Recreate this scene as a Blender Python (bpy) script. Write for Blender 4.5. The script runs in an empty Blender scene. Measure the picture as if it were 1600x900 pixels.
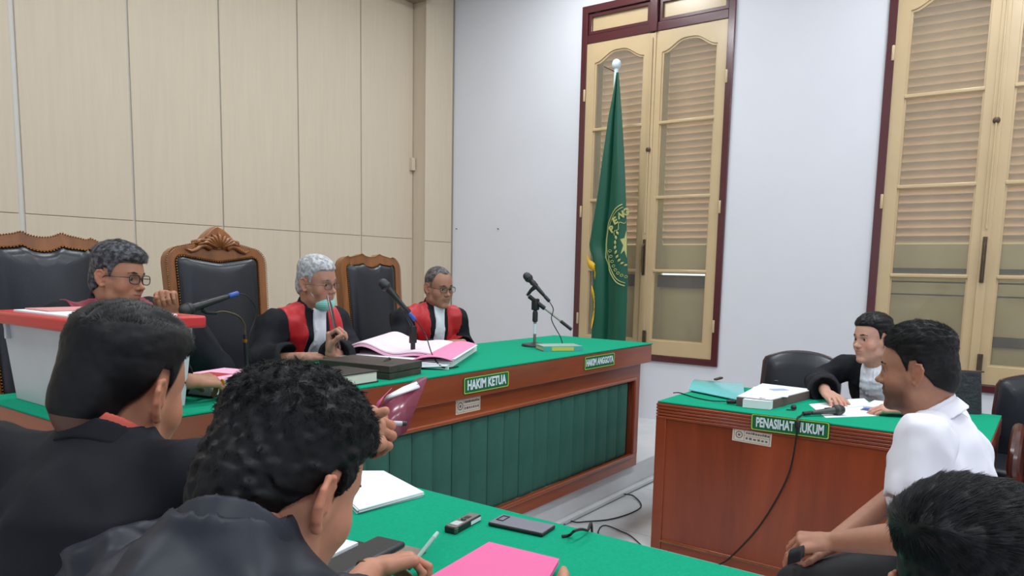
import bpy, bmesh, math, random, time
import numpy as np
from mathutils import Vector, Matrix, Euler
import openvdb as vdb

# ------------------------------------------------------------------ camera, world, exposure, lights
T0 = time.time()
SC = bpy.context.scene
COL = SC.collection
CAM_H = 1.42
FPX, CXP, CYP = 1164.93689, 800.0, 560.611794
YAW, PITCH, ROLL = -0.942419633, 0.118553773, 0.0205282807
def _rot():
    c, s = math.cos(YAW), math.sin(YAW); cp, sp = math.cos(PITCH), math.sin(PITCH); cr, sr = math.cos(ROLL), math.sin(ROLL)
    A = np.array([[c, s, 0], [0, 0, -1], [-s, c, 0]], float)
    P = np.array([[1, 0, 0], [0, cp, -sp], [0, sp, cp]]); Q = np.array([[cr, -sr, 0], [sr, cr, 0], [0, 0, 1]])
    return Q @ P @ A
CM = _rot()                                   # rows: camera right, down, forward
cd = bpy.data.cameras.new('camera'); cam = bpy.data.objects.new('camera', cd); COL.objects.link(cam)
cd.sensor_width = 36.0; cd.lens = FPX / 1600 * 36; cd.shift_y = (CYP - 450) / 1600; cd.clip_start = 0.05
mw = Matrix([[CM[0][i], -CM[1][i], -CM[2][i]] for i in range(3)]).to_4x4()
mw.translation = Vector((0, 0, CAM_H)); cam.matrix_world = mw
SC.camera = cam
SC.view_settings.view_transform = 'Standard'; SC.view_settings.look = 'None'
SC.view_settings.gamma = 1.0; SC.view_settings.exposure = 0.0; SC.view_settings.use_curve_mapping = False
def lin(c):
    return tuple(((x / 255) / 12.92 if x / 255 <= .04045 else ((x / 255 + .055) / 1.055) ** 2.4) for x in c)
wd = bpy.data.worlds.new('daylight'); SC.world = wd; wd.use_nodes = True
wd.node_tree.nodes['Background'].inputs[0].default_value = (*lin((214, 224, 235)), 1)
wd.node_tree.nodes['Background'].inputs[1].default_value = 2.6
LAMPS = [(x, y) for x in (-0.2, 2.6, 4.7) for y in (-2.4, 0.3, 3.2)]
for lx, ly in LAMPS:
    ld = bpy.data.lights.new('ceiling_tube_light', 'AREA'); ld.shape = 'RECTANGLE'; ld.size = 1.2; ld.size_y = 0.35
    ld.energy = 34; ld.color = (0.93, 0.97, 1.0)
    lo = bpy.data.objects.new('ceiling_tube_light', ld); COL.objects.link(lo); lo.location = (lx, ly, 4.17)

# a picture point back onto a real plane of the room (used to read off positions, as with a survey)
def ray(u, v):
    d = CM.T @ np.array([(u - CXP) / FPX, (v - CYP) / FPX, 1.0]); return d
def on_z(u, v, z): d = ray(u, v); return Vector(np.array([0, 0, CAM_H]) + d * (z - CAM_H) / d[2])
def on_x(u, v, X): d = ray(u, v); return Vector(np.array([0, 0, CAM_H]) + d * X / d[0])
def on_y(u, v, Y): d = ray(u, v); return Vector(np.array([0, 0, CAM_H]) + d * Y / d[1])
def at_d(u, v, D): return Vector(np.array([0, 0, CAM_H]) + ray(u, v) * D)

# ------------------------------------------------------------------ materials
def nodes(name):
    m = bpy.data.materials.new(name); m.use_nodes = True
    nt = m.node_tree; return m, nt, nt.nodes['Principled BSDF']
def M(name, col, rough=.5, metal=0., var=None, bump=None, coat=0., spec=.5, sheen=0., stretch=(1, 1, 1), trans=0., emit=None, alpha=None, col2=None):
    m, nt, b = nodes(name); c = lin(col)
    b.inputs['Base Color'].default_value = (*c, 1); b.inputs['Roughness'].default_value = rough
    b.inputs['Metallic'].default_value = metal; b.inputs['Coat Weight'].default_value = coat
    b.inputs['Specular IOR Level'].default_value = spec; b.inputs['Coat Roughness'].default_value = .15
    if sheen: b.inputs['Sheen Weight'].default_value = sheen; b.inputs['Sheen Roughness'].default_value = .4
    if trans: b.inputs['Transmission Weight'].default_value = trans
    if alpha is not None: b.inputs['Alpha'].default_value = alpha
    if emit: b.inputs['Emission Color'].default_value = (*c, 1); b.inputs['Emission Strength'].default_value = emit
    if var or bump:
        tc = nt.nodes.new('ShaderNodeTexCoord'); mp = nt.nodes.new('ShaderNodeMapping'); mp.inputs['Scale'].default_value = stretch
        nt.links.new(tc.outputs['Object'], mp.inputs[0])
    if var:
        n = nt.nodes.new('ShaderNodeTexNoise'); n.inputs['Scale'].default_value = var[0]; n.inputs['Detail'].default_value = 6
        n.inputs['Roughness'].default_value = .6
        nt.links.new(mp.outputs[0], n.inputs['Vector'])
        r = nt.nodes.new('ShaderNodeValToRGB'); k = var[1]
        c2 = lin(col2) if col2 else tuple(x * (1 - k) for x in c)
        c1 = c if col2 else tuple(min(1, x * (1 + k)) for x in c)
        r.color_ramp.elements[0].position = .3; r.color_ramp.elements[1].position = .7
        r.color_ramp.elements[0].color = (*c2, 1); r.color_ramp.elements[1].color = (*c1, 1)
        nt.links.new(n.outputs[0], r.inputs[0]); nt.links.new(r.outputs[0], b.inputs['Base Color'])
    if bump:
        n2 = nt.nodes.new('ShaderNodeTexNoise'); n2.inputs['Scale'].default_value = bump[0]; n2.inputs['Detail'].default_value = 4
        nt.links.new(mp.outputs[0], n2.inputs['Vector'])
        bp = nt.nodes.new('ShaderNodeBump'); bp.inputs['Strength'].default_value = bump[1]; bp.inputs['Distance'].default_value = bump[2] if len(bump) > 2 else .005
        nt.links.new(n2.outputs[0], bp.inputs['Height']); nt.links.new(bp.outputs[0], b.inputs['Normal'])
    return m
def wood(name, ca, cb, rough=.3, scale=6., axis='z', coat=.4):
    m, nt, b = nodes(name)
    tc = nt.nodes.new('ShaderNodeTexCoord'); mp = nt.nodes.new('ShaderNodeMapping')
    st = {'x': (.12, 1, 1), 'y': (1, .12, 1), 'z': (1, 1, .12)}[axis]; mp.inputs['Scale'].default_value = st
    nt.links.new(tc.outputs['Object'], mp.inputs[0])
    n = nt.nodes.new('ShaderNodeTexNoise'); n.inputs['Scale'].default_value = scale; n.inputs['Detail'].default_value = 9
    n.inputs['Roughness'].default_value = .62; n.inputs['Distortion'].default_value = .6
    nt.links.new(mp.outputs[0], n.inputs['Vector'])
    r = nt.nodes.new('ShaderNodeValToRGB'); e = r.color_ramp.elements
    e[0].position = .32; e[1].position = .7; e[0].color = (*lin(cb), 1); e[1].color = (*lin(ca), 1)
    nt.links.new(n.outputs[0], r.inputs[0]); nt.links.new(r.outputs[0], b.inputs['Base Color'])
    b.inputs['Roughness'].default_value = rough; b.inputs['Coat Weight'].default_value = coat; b.inputs['Coat Roughness'].default_value = .2
    bp = nt.nodes.new('ShaderNodeBump'); bp.inputs['Strength'].default_value = .08; bp.inputs['Distance'].default_value = .003
    nt.links.new(n.outputs[0], bp.inputs['Height']); nt.links.new(bp.outputs[0], b.inputs['Normal'])
    return m
def vcol_mat(name, rough=.5, sss=.0, spec=.4, bump=(900, .12), sheen=0.):
    m, nt, b = nodes(name)
    a = nt.nodes.new('ShaderNodeAttribute'); a.attribute_name = 'tone'
    tc = nt.nodes.new('ShaderNodeTexCoord'); n = nt.nodes.new('ShaderNodeTexNoise'); n.inputs['Scale'].default_value = 45; n.inputs['Detail'].default_value = 5
    nt.links.new(tc.outputs['Object'], n.inputs['Vector'])
    mx = nt.nodes.new('ShaderNodeMix'); mx.data_type = 'RGBA'; mx.blend_type = 'MULTIPLY'; mx.inputs[0].default_value = .35
    rp = nt.nodes.new('ShaderNodeValToRGB'); rp.color_ramp.elements[0].position = .3; rp.color_ramp.elements[1].position = .7
    rp.color_ramp.elements[0].color = (.72, .68, .66, 1); rp.color_ramp.elements[1].color = (1.1, 1.05, 1.05, 1)
    nt.links.new(n.outputs[0], rp.inputs[0]); nt.links.new(a.outputs['Color'], mx.inputs[6]); nt.links.new(rp.outputs[0], mx.inputs[7])
    nt.links.new(mx.outputs[2], b.inputs['Base Color'])
    n2 = nt.nodes.new('ShaderNodeTexNoise'); n2.inputs['Scale'].default_value = bump[0]; n2.inputs['Detail'].default_value = 3
    nt.links.new(tc.outputs['Object'], n2.inputs['Vector'])
    bp = nt.nodes.new('ShaderNodeBump'); bp.inputs['Strength'].default_value = bump[1]; bp.inputs['Distance'].default_value = .002
    nt.links.new(n2.outputs[0], bp.inputs['Height']); nt.links.new(bp.outputs[0], b.inputs['Normal'])
    b.inputs['Roughness'].default_value = rough; b.inputs['Specular IOR Level'].default_value = spec
    if sss:
        b.inputs['Subsurface Weight'].default_value = sss; b.inputs['Subsurface Radius'].default_value = (.9, .35, .2); b.inputs['Subsurface Scale'].default_value = .006
    if sheen: b.inputs['Sheen Weight'].default_value = sheen
    return m

# ------------------------------------------------------------------ mesh building helpers
def R3(x=0, y=0, z=0): return Euler((math.radians(x), math.radians(y), math.radians(z))).to_matrix().to_4x4()
def TR(x, y=None, z=None):
    return Matrix.Translation(Vector(x) if y is None else Vector((x, y, z)))
class G:
    def __init__(s): s.v = []; s.f = []
    def add(s, vs, fs, m=None):
        n = len(s.v)
        s.v += [tuple(m @ Vector(p)) if m is not None else tuple(p) for p in vs]
        s.f += [tuple(i + n for i in f) for f in fs]; return s
    def box(s, x0, x1, y0, y1, z0, z1, m=None):
        vs = [(x, y, z) for z in (z0, z1) for y in (y0, y1) for x in (x0, x1)]
        return s.add(vs, [(0, 2, 3, 1), (4, 5, 7, 6), (0, 1, 5, 4), (2, 6, 7, 3), (0, 4, 6, 2), (1, 3, 7, 5)], m)
    def prism(s, poly, z0, z1, m=None):
        n = len(poly)
        vs = [(p[0], p[1], z0) for p in poly] + [(p[0], p[1], z1) for p in poly]
        fs = [tuple(range(n - 1, -1, -1)), tuple(range(n, 2 * n))] + [(i, (i + 1) % n, n + (i + 1) % n, n + i) for i in range(n)]
        return s.add(vs, fs, m)
    def ring(s, outer, inner, z0, z1, m=None):          # flat frame between two outlines with equal counts
        n = len(outer)
        vs = [(p[0], p[1], z) for z in (z0, z1) for p in outer] + [(p[0], p[1], z) for z in (z0, z1) for p in inner]
        fs = []
        for i in range(n):
            j = (i + 1) % n
            fs += [(i, j, n + j, n + i), (2 * n + j, 2 * n + i, 3 * n + i, 3 * n + j), (n + i, n + j, 3 * n + j, 3 * n + i), (j, i, 2 * n + i, 2 * n + j)]
        return s.add(vs, fs, m)
    def lathe(s, prof, n=24, m=None):
        vs = []; fs = []
        for r, z in prof:
            for k in range(n):
                a = 2 * math.pi * k / n; vs.append((r * math.cos(a), r * math.sin(a), z))
        for i in range(len(prof) - 1):
            for k in range(n):
                j = (k + 1) % n; fs.append((i * n + k, i * n + j, (i + 1) * n + j, (i + 1) * n + k))
        fs.append(tuple(range(n - 1, -1, -1))); fs.append(tuple((len(prof) - 1) * n + k for k in range(n)))
        return s.add(vs, fs, m)
    def tube(s, pts, r, n=10, m=None):
        pts = [Vector(p) for p in pts]; rs = r if isinstance(r, (list, tuple)) else [r] * len(pts)
        vs = []; fs = []; up = Vector((0, 0, 1)); prev = None
        for i, p in enumerate(pts):
            t = (pts[min(i + 1, len(pts) - 1)] - pts[max(i - 1, 0)]).normalized()
            if prev is None:
                a = up if abs(t.dot(up)) < .95 else Vector((1, 0, 0)); u = t.cross(a).normalized()
            else: u = (prev - t * prev.dot(t)).normalized()
            prev = u; w = t.cross(u)
            for k in range(n):
                an = 2 * math.pi * k / n; vs.append(p + (u * math.cos(an) + w * math.sin(an)) * rs[i])
        for i in range(len(pts) - 1):
            for k in range(n):
                j = (k + 1) % n; fs.append((i * n + k, i * n + j, (i + 1) * n + j, (i + 1) * n + k))
        fs.append(tuple(range(n - 1, -1, -1))); fs.append(tuple((len(pts) - 1) * n + k for k in range(n)))
        return s.add(vs, fs, m)
    def sheet(s, fn, nu, nv, th=0.0, m=None):           # a curved sheet from fn(u, v), with thickness
        vs = [fn(i / (nu - 1), j / (nv - 1)) for j in range(nv) for i in range(nu)]
        fs = [(j * nu + i, j * nu + i + 1, (j + 1) * nu + i + 1, (j + 1) * nu + i) for j in range(nv - 1) for i in range(nu - 1)]
        if th:
            N = len(vs); vs2 = [Vector(p) - Vector((0, 0, th)) for p in vs]
            fs2 = [tuple(N + k for k in reversed(f)) for f in fs]
            bd = [(i, i + 1) for i in range(nu - 1)] + [((nv - 1) * nu + i + 1, (nv - 1) * nu + i) for i in range(nu - 1)]
            bd += [((j + 1) * nu, j * nu) for j in range(nv - 1)] + [(j * nu + nu - 1, (j + 1) * nu + nu - 1) for j in range(nv - 1)]
            vs = [Vector(p) for p in vs] + vs2; fs = fs + fs2 + [(b, a, N + a, N + b) for a, b in bd]
        return s.add(vs, fs, m)
def spline(pts, n=12):
    pts = [Vector(p) for p in pts]; P = [2 * pts[0] - pts[1]] + pts + [2 * pts[-1] - pts[-2]]; out = []
    for i in range(1, len(P) - 2):
        for k in range(n):
            t = k / n; a, b, c, d = P[i - 1], P[i], P[i + 1], P[i + 2]
            out.append(.5 * ((2 * b) + (c - a) * t + (2 * a - 5 * b + 4 * c - d) * t * t + (3 * b - a - 3 * c + d) * t ** 3))
    out.append(pts[-1]); return out
def finish(me, smooth=None):
    if smooth is True:
        me.shade_smooth()
    elif smooth:
        me.shade_smooth(); me.set_sharp_from_angle(angle=math.radians(smooth))
def mesh(name, g, mat=None, smooth=35):
    me = bpy.data.meshes.new(name); me.from_pydata([tuple(v) for v in g.v], [], g.f); me.validate()
    bm = bmesh.new(); bm.from_mesh(me); bmesh.ops.recalc_face_normals(bm, faces=bm.faces); bm.to_mesh(me); bm.free()
    finish(me, smooth)
    if mat: me.materials.append(mat)
    return me
def obj(name, g, mat=None, parent=None, smooth=35, bevel=0., loc=None, rot=None, label=None, kind=None, seg=2):
    me = g if isinstance(g, bpy.types.Mesh) else mesh(name, g, mat, smooth)
    o = bpy.data.objects.new(name, me); COL.objects.link(o)
    if parent is not None: o.parent = parent
    if loc is not None: o.location = loc
    if rot is not None: o.rotation_euler = rot
    if bevel:
        b = o.modifiers.new('edge', 'BEVEL'); b.width = bevel; b.segments = seg; b.limit_method = 'ANGLE'; b.angle_limit = math.radians(50)
    if label: o['label'] = label
    if kind: o['kind'] = kind
    return o
def tag(o, label, cat, group=None):
    o['label'] = label; o['category'] = cat
    if group: o['group'] = group
    return o
def thing(name, label, cat, loc=(0, 0, 0), rz=0., group=None, M4=None):
    o = bpy.data.objects.new(name, None); COL.objects.link(o); o.empty_display_size = .1
    if M4 is not None: o.matrix_world = M4
    else: o.location = loc; o.rotation_euler = (0, 0, math.radians(rz))
    return tag(o, label, cat, group)
def text(name, body, size, mat, parent, M4, extrude=.0008, width=None, align='CENTER', bold=0.0):
    c = bpy.data.curves.new(name, 'FONT'); c.body = body; c.size = size; c.extrude = extrude; c.align_x = align; c.align_y = 'CENTER'
    c.offset = bold; c.resolution_u = 3
    o = bpy.data.objects.new(name, c); COL.objects.link(o)
    dg = bpy.context.evaluated_depsgraph_get(); dg.update(); me = bpy.data.meshes.new_from_object(o.evaluated_get(dg))
    bpy.data.objects.remove(o); me.materials.clear(); me.materials.append(mat)
    if width:
        xs = [v.co.x for v in me.vertices]; k = width / (max(xs) - min(xs))
        for v in me.vertices: v.co.x *= k
    o = bpy.data.objects.new(name, me); COL.objects.link(o); o.parent = parent; o.matrix_local = M4
    return o
# ------------------------------------------------------------------ shared materials
MT = {}
MT['white_wall'] = M('white_plaster', (221, 222, 229), .75, var=(1.3, .02), bump=(3, .15, .01))
MT['ply'] = M('beige_panelling', (205, 190, 168), .6, var=(40, .035), stretch=(1, 1, .06), bump=(120, .06, .002))
MT['joint'] = M('panel_joint_strip', (206, 203, 196), .5)
MT['marble'] = M('grey_marble', (205, 208, 210), .16, var=(2.2, .10), coat=.3)
MT['ceiling'] = M('ceiling_paint', (226, 226, 222), .9)
MT['maroon'] = M('maroon_gloss_paint', (84, 40, 44), .22, coat=.5, bump=(25, .12, .003))
MT['cream'] = M('cream_gloss_paint', (200, 175, 136), .3, coat=.35, var=(5, .04), bump=(18, .08, .003))
MT['louvre'] = M('louvre_slat_paint', (238, 212, 186), .6, var=(6, .05))
MT['shutter'] = M('shutter_panel_paint', (226, 214, 172), .6, var=(3, .06))
MT['dark_rail'] = M('shutter_rail_dark', (74, 60, 56), .6)
MT['iron'] = M('old_iron', (92, 78, 62), .5, .6, var=(60, .2))
MT['cloth'] = M('green_felt', (10, 152, 116), .92, var=(140, .09), bump=(500, .25, .001), spec=.15, sheen=.0)
MT['cloth_d'] = M('green_upholstery', (44, 92, 80), .62, var=(7, .16), bump=(160, .12, .001), spec=.3)
MT['wood_x'] = wood('red_brown_wood_x', (156, 78, 40), (118, 52, 25), .32, 7, 'x')
MT['wood_y'] = wood('red_brown_wood_y', (160, 72, 36), (118, 48, 22), .32, 7, 'y')
MT['wood_z'] = wood('red_brown_wood_z', (158, 70, 34), (116, 46, 20), .32, 5, 'z')
MT['carved'] = wood('carved_teak', (156, 96, 42), (112, 62, 24), .3, 14, 'z', .5)
MT['leather'] = M('black_leather', (30, 34, 42), .34, bump=(160, .25, .002), coat=.12)
MT['stud'] = M('brass_stud', (150, 104, 44), .35, .7)
MT['black_plastic'] = M('black_plastic', (28, 29, 31), .42)
MT['dark_rubber'] = M('black_cable', (20, 22, 22), .5)
MT['steel'] = M('dull_steel', (150, 148, 140), .3, .9)
MT['grey_mesh'] = M('microphone_mesh', (64, 66, 68), .45, .6, bump=(900, .6, .001))
MT['blue_ring'] = M('blue_connector', (50, 84, 170), .4)
MT['paper'] = M('white_paper', (232, 236, 240), .75, bump=(30, .05, .002))
MT['pink_paper'] = M('pink_paper', (236, 178, 204), .75)
MT['sign_green'] = M('sign_green_enamel', (12, 104, 66), .3, coat=.3)
MT['sign_yellow'] = M('sign_yellow_line', (190, 208, 70), .4)
MT['sign_white'] = M('sign_white_letters', (214, 228, 234), .4)
MT['sticker'] = M('inventory_sticker', (216, 206, 188), .5)
MT['ink'] = M('sticker_ink', (96, 92, 90), .6)
MT['shoe'] = M('black_shoe_leather', (24, 22, 22), .3)
MT['gold'] = M('gold_fringe', (214, 168, 30), .6, bump=(200, .5, .003))
MT['flag'] = M('dark_green_satin', (6, 82, 60), .45, sheen=.15)
MT['flag_gold'] = M('flag_gold_print', (178, 180, 112), .6)
MT['robe'] = M('black_robe_cloth', (22, 24, 31), .75, bump=(260, .2, .001), spec=.25)
MT['robe_shiny'] = M('black_satin_robe', (24, 29, 42), .5, bump=(220, .12, .001), spec=.4)
MT['red'] = M('red_satin_band', (190, 24, 34), .5, bump=(60, .1, .002), sheen=.2)
MT['maroon_satin'] = M('magenta_red_satin', (140, 22, 58), .5, sheen=.2)
MT['bib'] = M('white_pleated_bib', (226, 231, 240), .7)
MT['shirt'] = M('white_cotton_shirt', (228, 228, 238), .75, bump=(180, .1, .001))
MT['trouser'] = M('black_trouser_cloth', (22, 23, 27), .75)
def glass_mat(name, tint=(236, 240, 238), gloss=.12, dust=.06, rough=.03):
    m = bpy.data.materials.new(name); m.use_nodes = True; nt = m.node_tree; nt.nodes.clear()
    o = nt.nodes.new('ShaderNodeOutputMaterial'); t = nt.nodes.new('ShaderNodeBsdfTransparent'); t.inputs[0].default_value = (*lin(tint), 1)
    g = nt.nodes.new('ShaderNodeBsdfGlossy'); g.inputs['Roughness'].default_value = rough; d = nt.nodes.new('ShaderNodeBsdfDiffuse'); d.inputs[0].default_value = (*lin((205, 205, 200)), 1)
    lw = nt.nodes.new('ShaderNodeLayerWeight'); lw.inputs[0].default_value = .5; pw_ = nt.nodes.new('ShaderNodeMath'); pw_.operation = 'POWER'; pw_.inputs[1].default_value = 4.0
    f = nt.nodes.new('ShaderNodeMath'); f.operation = 'MULTIPLY_ADD'; f.inputs[1].default_value = .6; f.inputs[2].default_value = gloss * .25
    nt.links.new(lw.outputs['Facing'], pw_.inputs[0]); nt.links.new(pw_.outputs[0], f.inputs[0])
    a = nt.nodes.new('ShaderNodeMixShader'); b = nt.nodes.new('ShaderNodeMixShader')
    nt.links.new(f.outputs[0], a.inputs[0]); nt.links.new(t.outputs[0], a.inputs[1]); nt.links.new(g.outputs[0], a.inputs[2])
    b.inputs[0].default_value = dust; nt.links.new(a.outputs[0], b.inputs[1]); nt.links.new(d.outputs[0], b.inputs[2]); nt.links.new(b.outputs[0], o.inputs[0])
    return m
MT['glass'] = glass_mat('dusty_window_glass', (240, 238, 230), dust=.11)
MT['diffuser'] = M('lamp_diffuser', (236, 244, 255), .6, emit=2.5)
MT['lens'] = glass_mat('spectacle_lens', (240, 240, 242), dust=.02)

# ------------------------------------------------------------------ the room
WX, BY, PY, CZ = 5.84, 5.20, 5.03, 4.30         # white wall, panelled wall, pilaster face, ceiling
X0, Y0 = -2.6, -3.8
def S(name, g, mat, parent=None, **k): return obj(name, g, mat, parent, kind='structure' if parent is None else None, **k)
PLZ = .168; PLY = 2.155
S('floor', G().box(X0 - .1, WX + .3, Y0 - .1, BY + .1, -.1, 0), MT['marble'])
# large marble floor tiles with recessed joints in the part of the floor in view
fl = bpy.data.objects['floor']
tm = None
for i in range(4):
    for j in range(4):
        x, y = 2.0 + i * .8, -.3 + j * .6
        if y + .6 > 2.11: continue
        if tm is None: tm = mesh('floor_tile', G().box(.002, .798, .002, .598, -.005, .004), MT['marble'])
        obj('floor_tile', tm, parent=fl, loc=(x, y, 0))
S('platform', G().box(.2, WX, PLY, BY, 0, PLZ), MT['marble'])
pf = bpy.data.objects['platform']
obj('step_moulding', G().box(.2, WX - .01, PLY - .035, PLY, .004, .035), MT['marble'], pf, bevel=.008)
S('ceiling', G().box(X0 - .1, WX + .3, Y0 - .1, BY + .1, CZ, CZ + .1), MT['ceiling'])
S('wall_left', G().box(X0 - .1, X0, Y0, BY, 0, CZ), MT['white_wall'])
S('wall_front', G().box(X0 - .1, WX + .2, Y0 - .1, Y0, 0, CZ), MT['white_wall'])
wb = S('wall_back', G().box(X0 - .1, WX + .3, BY, BY + .1, 0, CZ), MT['joint'])
xs = [-2.55, -1.45, -.76, -.08, .60, 1.29, 1.984, 2.679, 3.359, 4.069, 4.759, 5.430]
for a, b in zip(xs[:-1], xs[1:]):
    w = .017 if b < 2.2 else (.008 if b < 2.8 else .006); w0 = .017 if a < 2.2 else (.008 if a < 2.8 else .006)
    obj('wall_panel', G().box(a + w0, b - w, BY - .012, BY, 1.706, CZ), MT['ply'], wb, bevel=.002)
    obj('wall_panel', G().box(a + w0, b - w, BY - .012, BY, .930, 1.702), MT['ply'], wb, bevel=.002)
    obj('wall_panel', G().box(a + w0, b - w, BY - .012, BY, PLZ, .880), MT['ply'], wb, bevel=.002)
obj('dado_rail', G().box(X0, 5.43, BY - .03, BY, .882, .912), MT['carved'], wb, bevel=.004)
pl = S('trim_1', G().box(5.435, WX, PY + .005, BY, 0, CZ), MT['ply'])
obj('pilaster_face', G().box(5.428, WX - .022, PY - .008, PY + .005, PLZ, CZ), MT['ply'], pl, bevel=.002)
obj('edge_strip', G().box(WX - .022, WX - .001, PY - .010, PY + .005, PLZ, CZ), M('grey_edge_strip', (140, 134, 122), .5), pl)
obj('pilaster_joint', G().box(5.427, WX - .025, PY - .0095, PY - .008, 1.683, 1.689), M('joint_brown', (150, 136, 112), .6), pl)  # joint drawn as a thin darker brown strip on the face
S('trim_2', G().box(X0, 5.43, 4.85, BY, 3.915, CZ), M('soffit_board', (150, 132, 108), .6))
obj('switch_box', G().box(5.38, 5.425, BY - .05, BY - .012, 2.36, 2.48), MT['ply'], wb, bevel=.003, label='small beige pull box low on the panelled wall')
# white wall with two window openings
WZ0, WZ1 = .672, 3.70
wins = [(2.18, 3.55), (-.27, 1.10), (-2.72, -1.35)]
g = G(); ys = [Y0] + [y for w in reversed(wins) for y in w] + [BY]
T_ = .26
for k in range(0, len(ys), 2): g.box(WX, WX + T_, ys[k], ys[k + 1], 0, CZ)
for a, b in wins: g.box(WX, WX + T_, a, b, 0, WZ0); g.box(WX, WX + T_, a, b, WZ1, CZ)
S('wall_right', g, MT['white_wall'])
wr = bpy.data.objects['wall_right']
obj('baseboard_right', G().box(WX - .012, WX, Y0, PY, 0.0, .165), MT['marble'], wr)
for u_, v_ in ((714, 358), (779, 358)):
    p_ = on_x(u_, v_, WX); obj('nail', G().tube([p_, p_ + Vector((-.02, 0, .004))], .0045, 8), MT['iron'], wr)
def fz(x0, x1, z0, z1, zt):                      # arched pane outline, points (y, z)
    n = 14; out = [(x0, z0), (x1, z0)]
    for i in range(n + 1):
        t = i / n; u = abs(2 * t - 1); k = .5 - .5 * math.cos(math.pi * max(0, 1 - u) / .85) if u > .15 else 1.0
        out.append((x1 + (x0 - x1) * t, z1 + (zt - z1) * min(1, k)))
    return out
for wi, (a, b) in enumerate(wins):
    W = thing('window_%d' % (wi + 1), 'window', 'window'); del W['category']; del W['label']; W['kind'] = 'structure'
    X = WX - .02; Dm = Matrix(((0, 0, 1, 0), (1, 0, 0, 0), (0, 1, 0, 0), (0, 0, 0, 1)))     # (y, z, x) -> (x, y, z)
    fr = G(); o4 = [(a, WZ0), (b, WZ0), (b, WZ1), (a, WZ1)]; i4 = [(a + .055, WZ0 + .05), (b - .055, WZ0 + .05), (b - .055, WZ1 - .06), (a + .055, WZ1 - .06)]
    fr.ring(o4, i4, X, X + .13, Dm); F = obj('window_frame', fr, MT['maroon'], W, bevel=.004)
    ym = (a + b) / 2 + .0
    obj('transom_bar', G().box(X + .005, X + .12, a + .055, b - .055, 3.385, 3.455), MT['maroon'], W, bevel=.004)
    obj('centre_post', G().box(X - .012, X + .11, ym - .035, ym + .035, 3.385, WZ1 - .05), MT['maroon'], W, bevel=.004)
    for y0, y1 in ((a + .06, ym - .04), (ym + .04, b - .06)):
        r = G().ring([(y0, 3.46), (y1, 3.46), (y1, WZ1 - .065), (y0, WZ1 - .065)], [(y0 + .028, 3.488), (y1 - .028, 3.488), (y1 - .028, WZ1 - .09), (y0 + .028, WZ1 - .09)], X + .02, X + .06, Dm)
        obj('transom_rail', r, MT['maroon'], W, bevel=.003)
        obj('transom_panel', G().box(X + .045, X + .055, y0, y1, 3.47, WZ1 - .07), MT['cream'], W)
    zl0, zl1 = .725, 3.385
    for side, (y0, y1) in enumerate(((a + .05, ym - .006), (ym + .006, b - .05))):
        hin = -1 if side == 0 else 1
        ia, ib = (y0 + .085, y1 - .075) if side == 0 else (y0 + .075, y1 - .085)
        outline = fz(ia, ib, zl0 + .125, 3.215, 3.30); n = len(outline)
        # outer outline with matching count
        oo = [(y0, zl0), (y1, zl0)] + [(y1 + (y0 - y1) * i / (n - 3), zl1) for i in range(n - 2)]
        lf = obj('window_leaf', G().ring(oo, outline, X + .012, X + .052, Dm), MT['cream'], W, bevel=.003)
        obj('bead', G().ring(outline, [(ia + .010 if y < (ia + ib) / 2 else ib - .010, z) if i < 2 else (ia + (y - ia) * .95 + .010, z - .012) for i, (y, z) in enumerate([(p[0], p[1] + (.010 if k < 2 else 0)) for k, p in enumerate(outline)])], X + .022, X + .045, Dm), MT['cream'], lf)
        zz = [zl0 + .125, 1.438, 2.045, 2.652, 3.30]
        for k in range(4):
            zt = zz[k + 1] if k < 3 else 3.30
            if k < 3: p = [(ia, zz[k]), (ib, zz[k]), (ib, zt), (ia, zt)]
            else: p = fz(ia, ib, zz[3], 3.215, 3.30)
            obj('pane', G().prism(p, X + .030, X + .034, Dm), MT['glass'], lf, smooth=None)
            if k < 3: obj('muntin', G().box(X + .008, X + .046, ia - .002, ib + .002, zt - .013, zt + .013), MT['cream'], lf, bevel=.006)
        for hz in (1.0, 1.95, 2.95):
            yh = y0 - .004 if side == 0 else y1 + .004
            obj('hinge', G().lathe([(.008, -.05), (.010, -.045), (.010, .045), (.008, .05)], 10, TR(X + .0, yh, hz)), MT['cream'], lf)
    # meeting strip, espagnolette handle, bolts
    obj('meeting_strip', G().box(X + .000, X + .014, ym - .028, ym + .028, zl0 + .01, zl1 - .01), MT['cream'], W, bevel=.004)
    obj('bolt_rod', G().tube([(X - .008, ym + .0, 1.75), (X - .008, ym + .0, zl1 - .05)], .006, 8), MT['cream'], W)
    hd = obj('handle_plate', G().box(X - .010, X, ym - .013, ym + .013, 1.40, 1.70), MT['iron'], W, bevel=.003)
    obj('handle_lever', G().tube([(X - .012, ym, 1.66), (X - .035, ym, 1.64), (X - .038, ym, 1.52), (X - .03, ym, 1.42)], [.009, .009, .008, .006], 8), MT['iron'], hd)
    obj('foot_bolt', G().box(X - .012, X, ym - .05, ym - .018, .735, .93), MT['iron'], W, bevel=.003)
    obj('latch_knob', G().lathe([(.012, 0), (.022, .004), (.02, .012), (.008, .018)], 12, TR(X, ym - .0, 2.44) @ R3(0, -90, 0)), MT['iron'], W)
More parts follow.
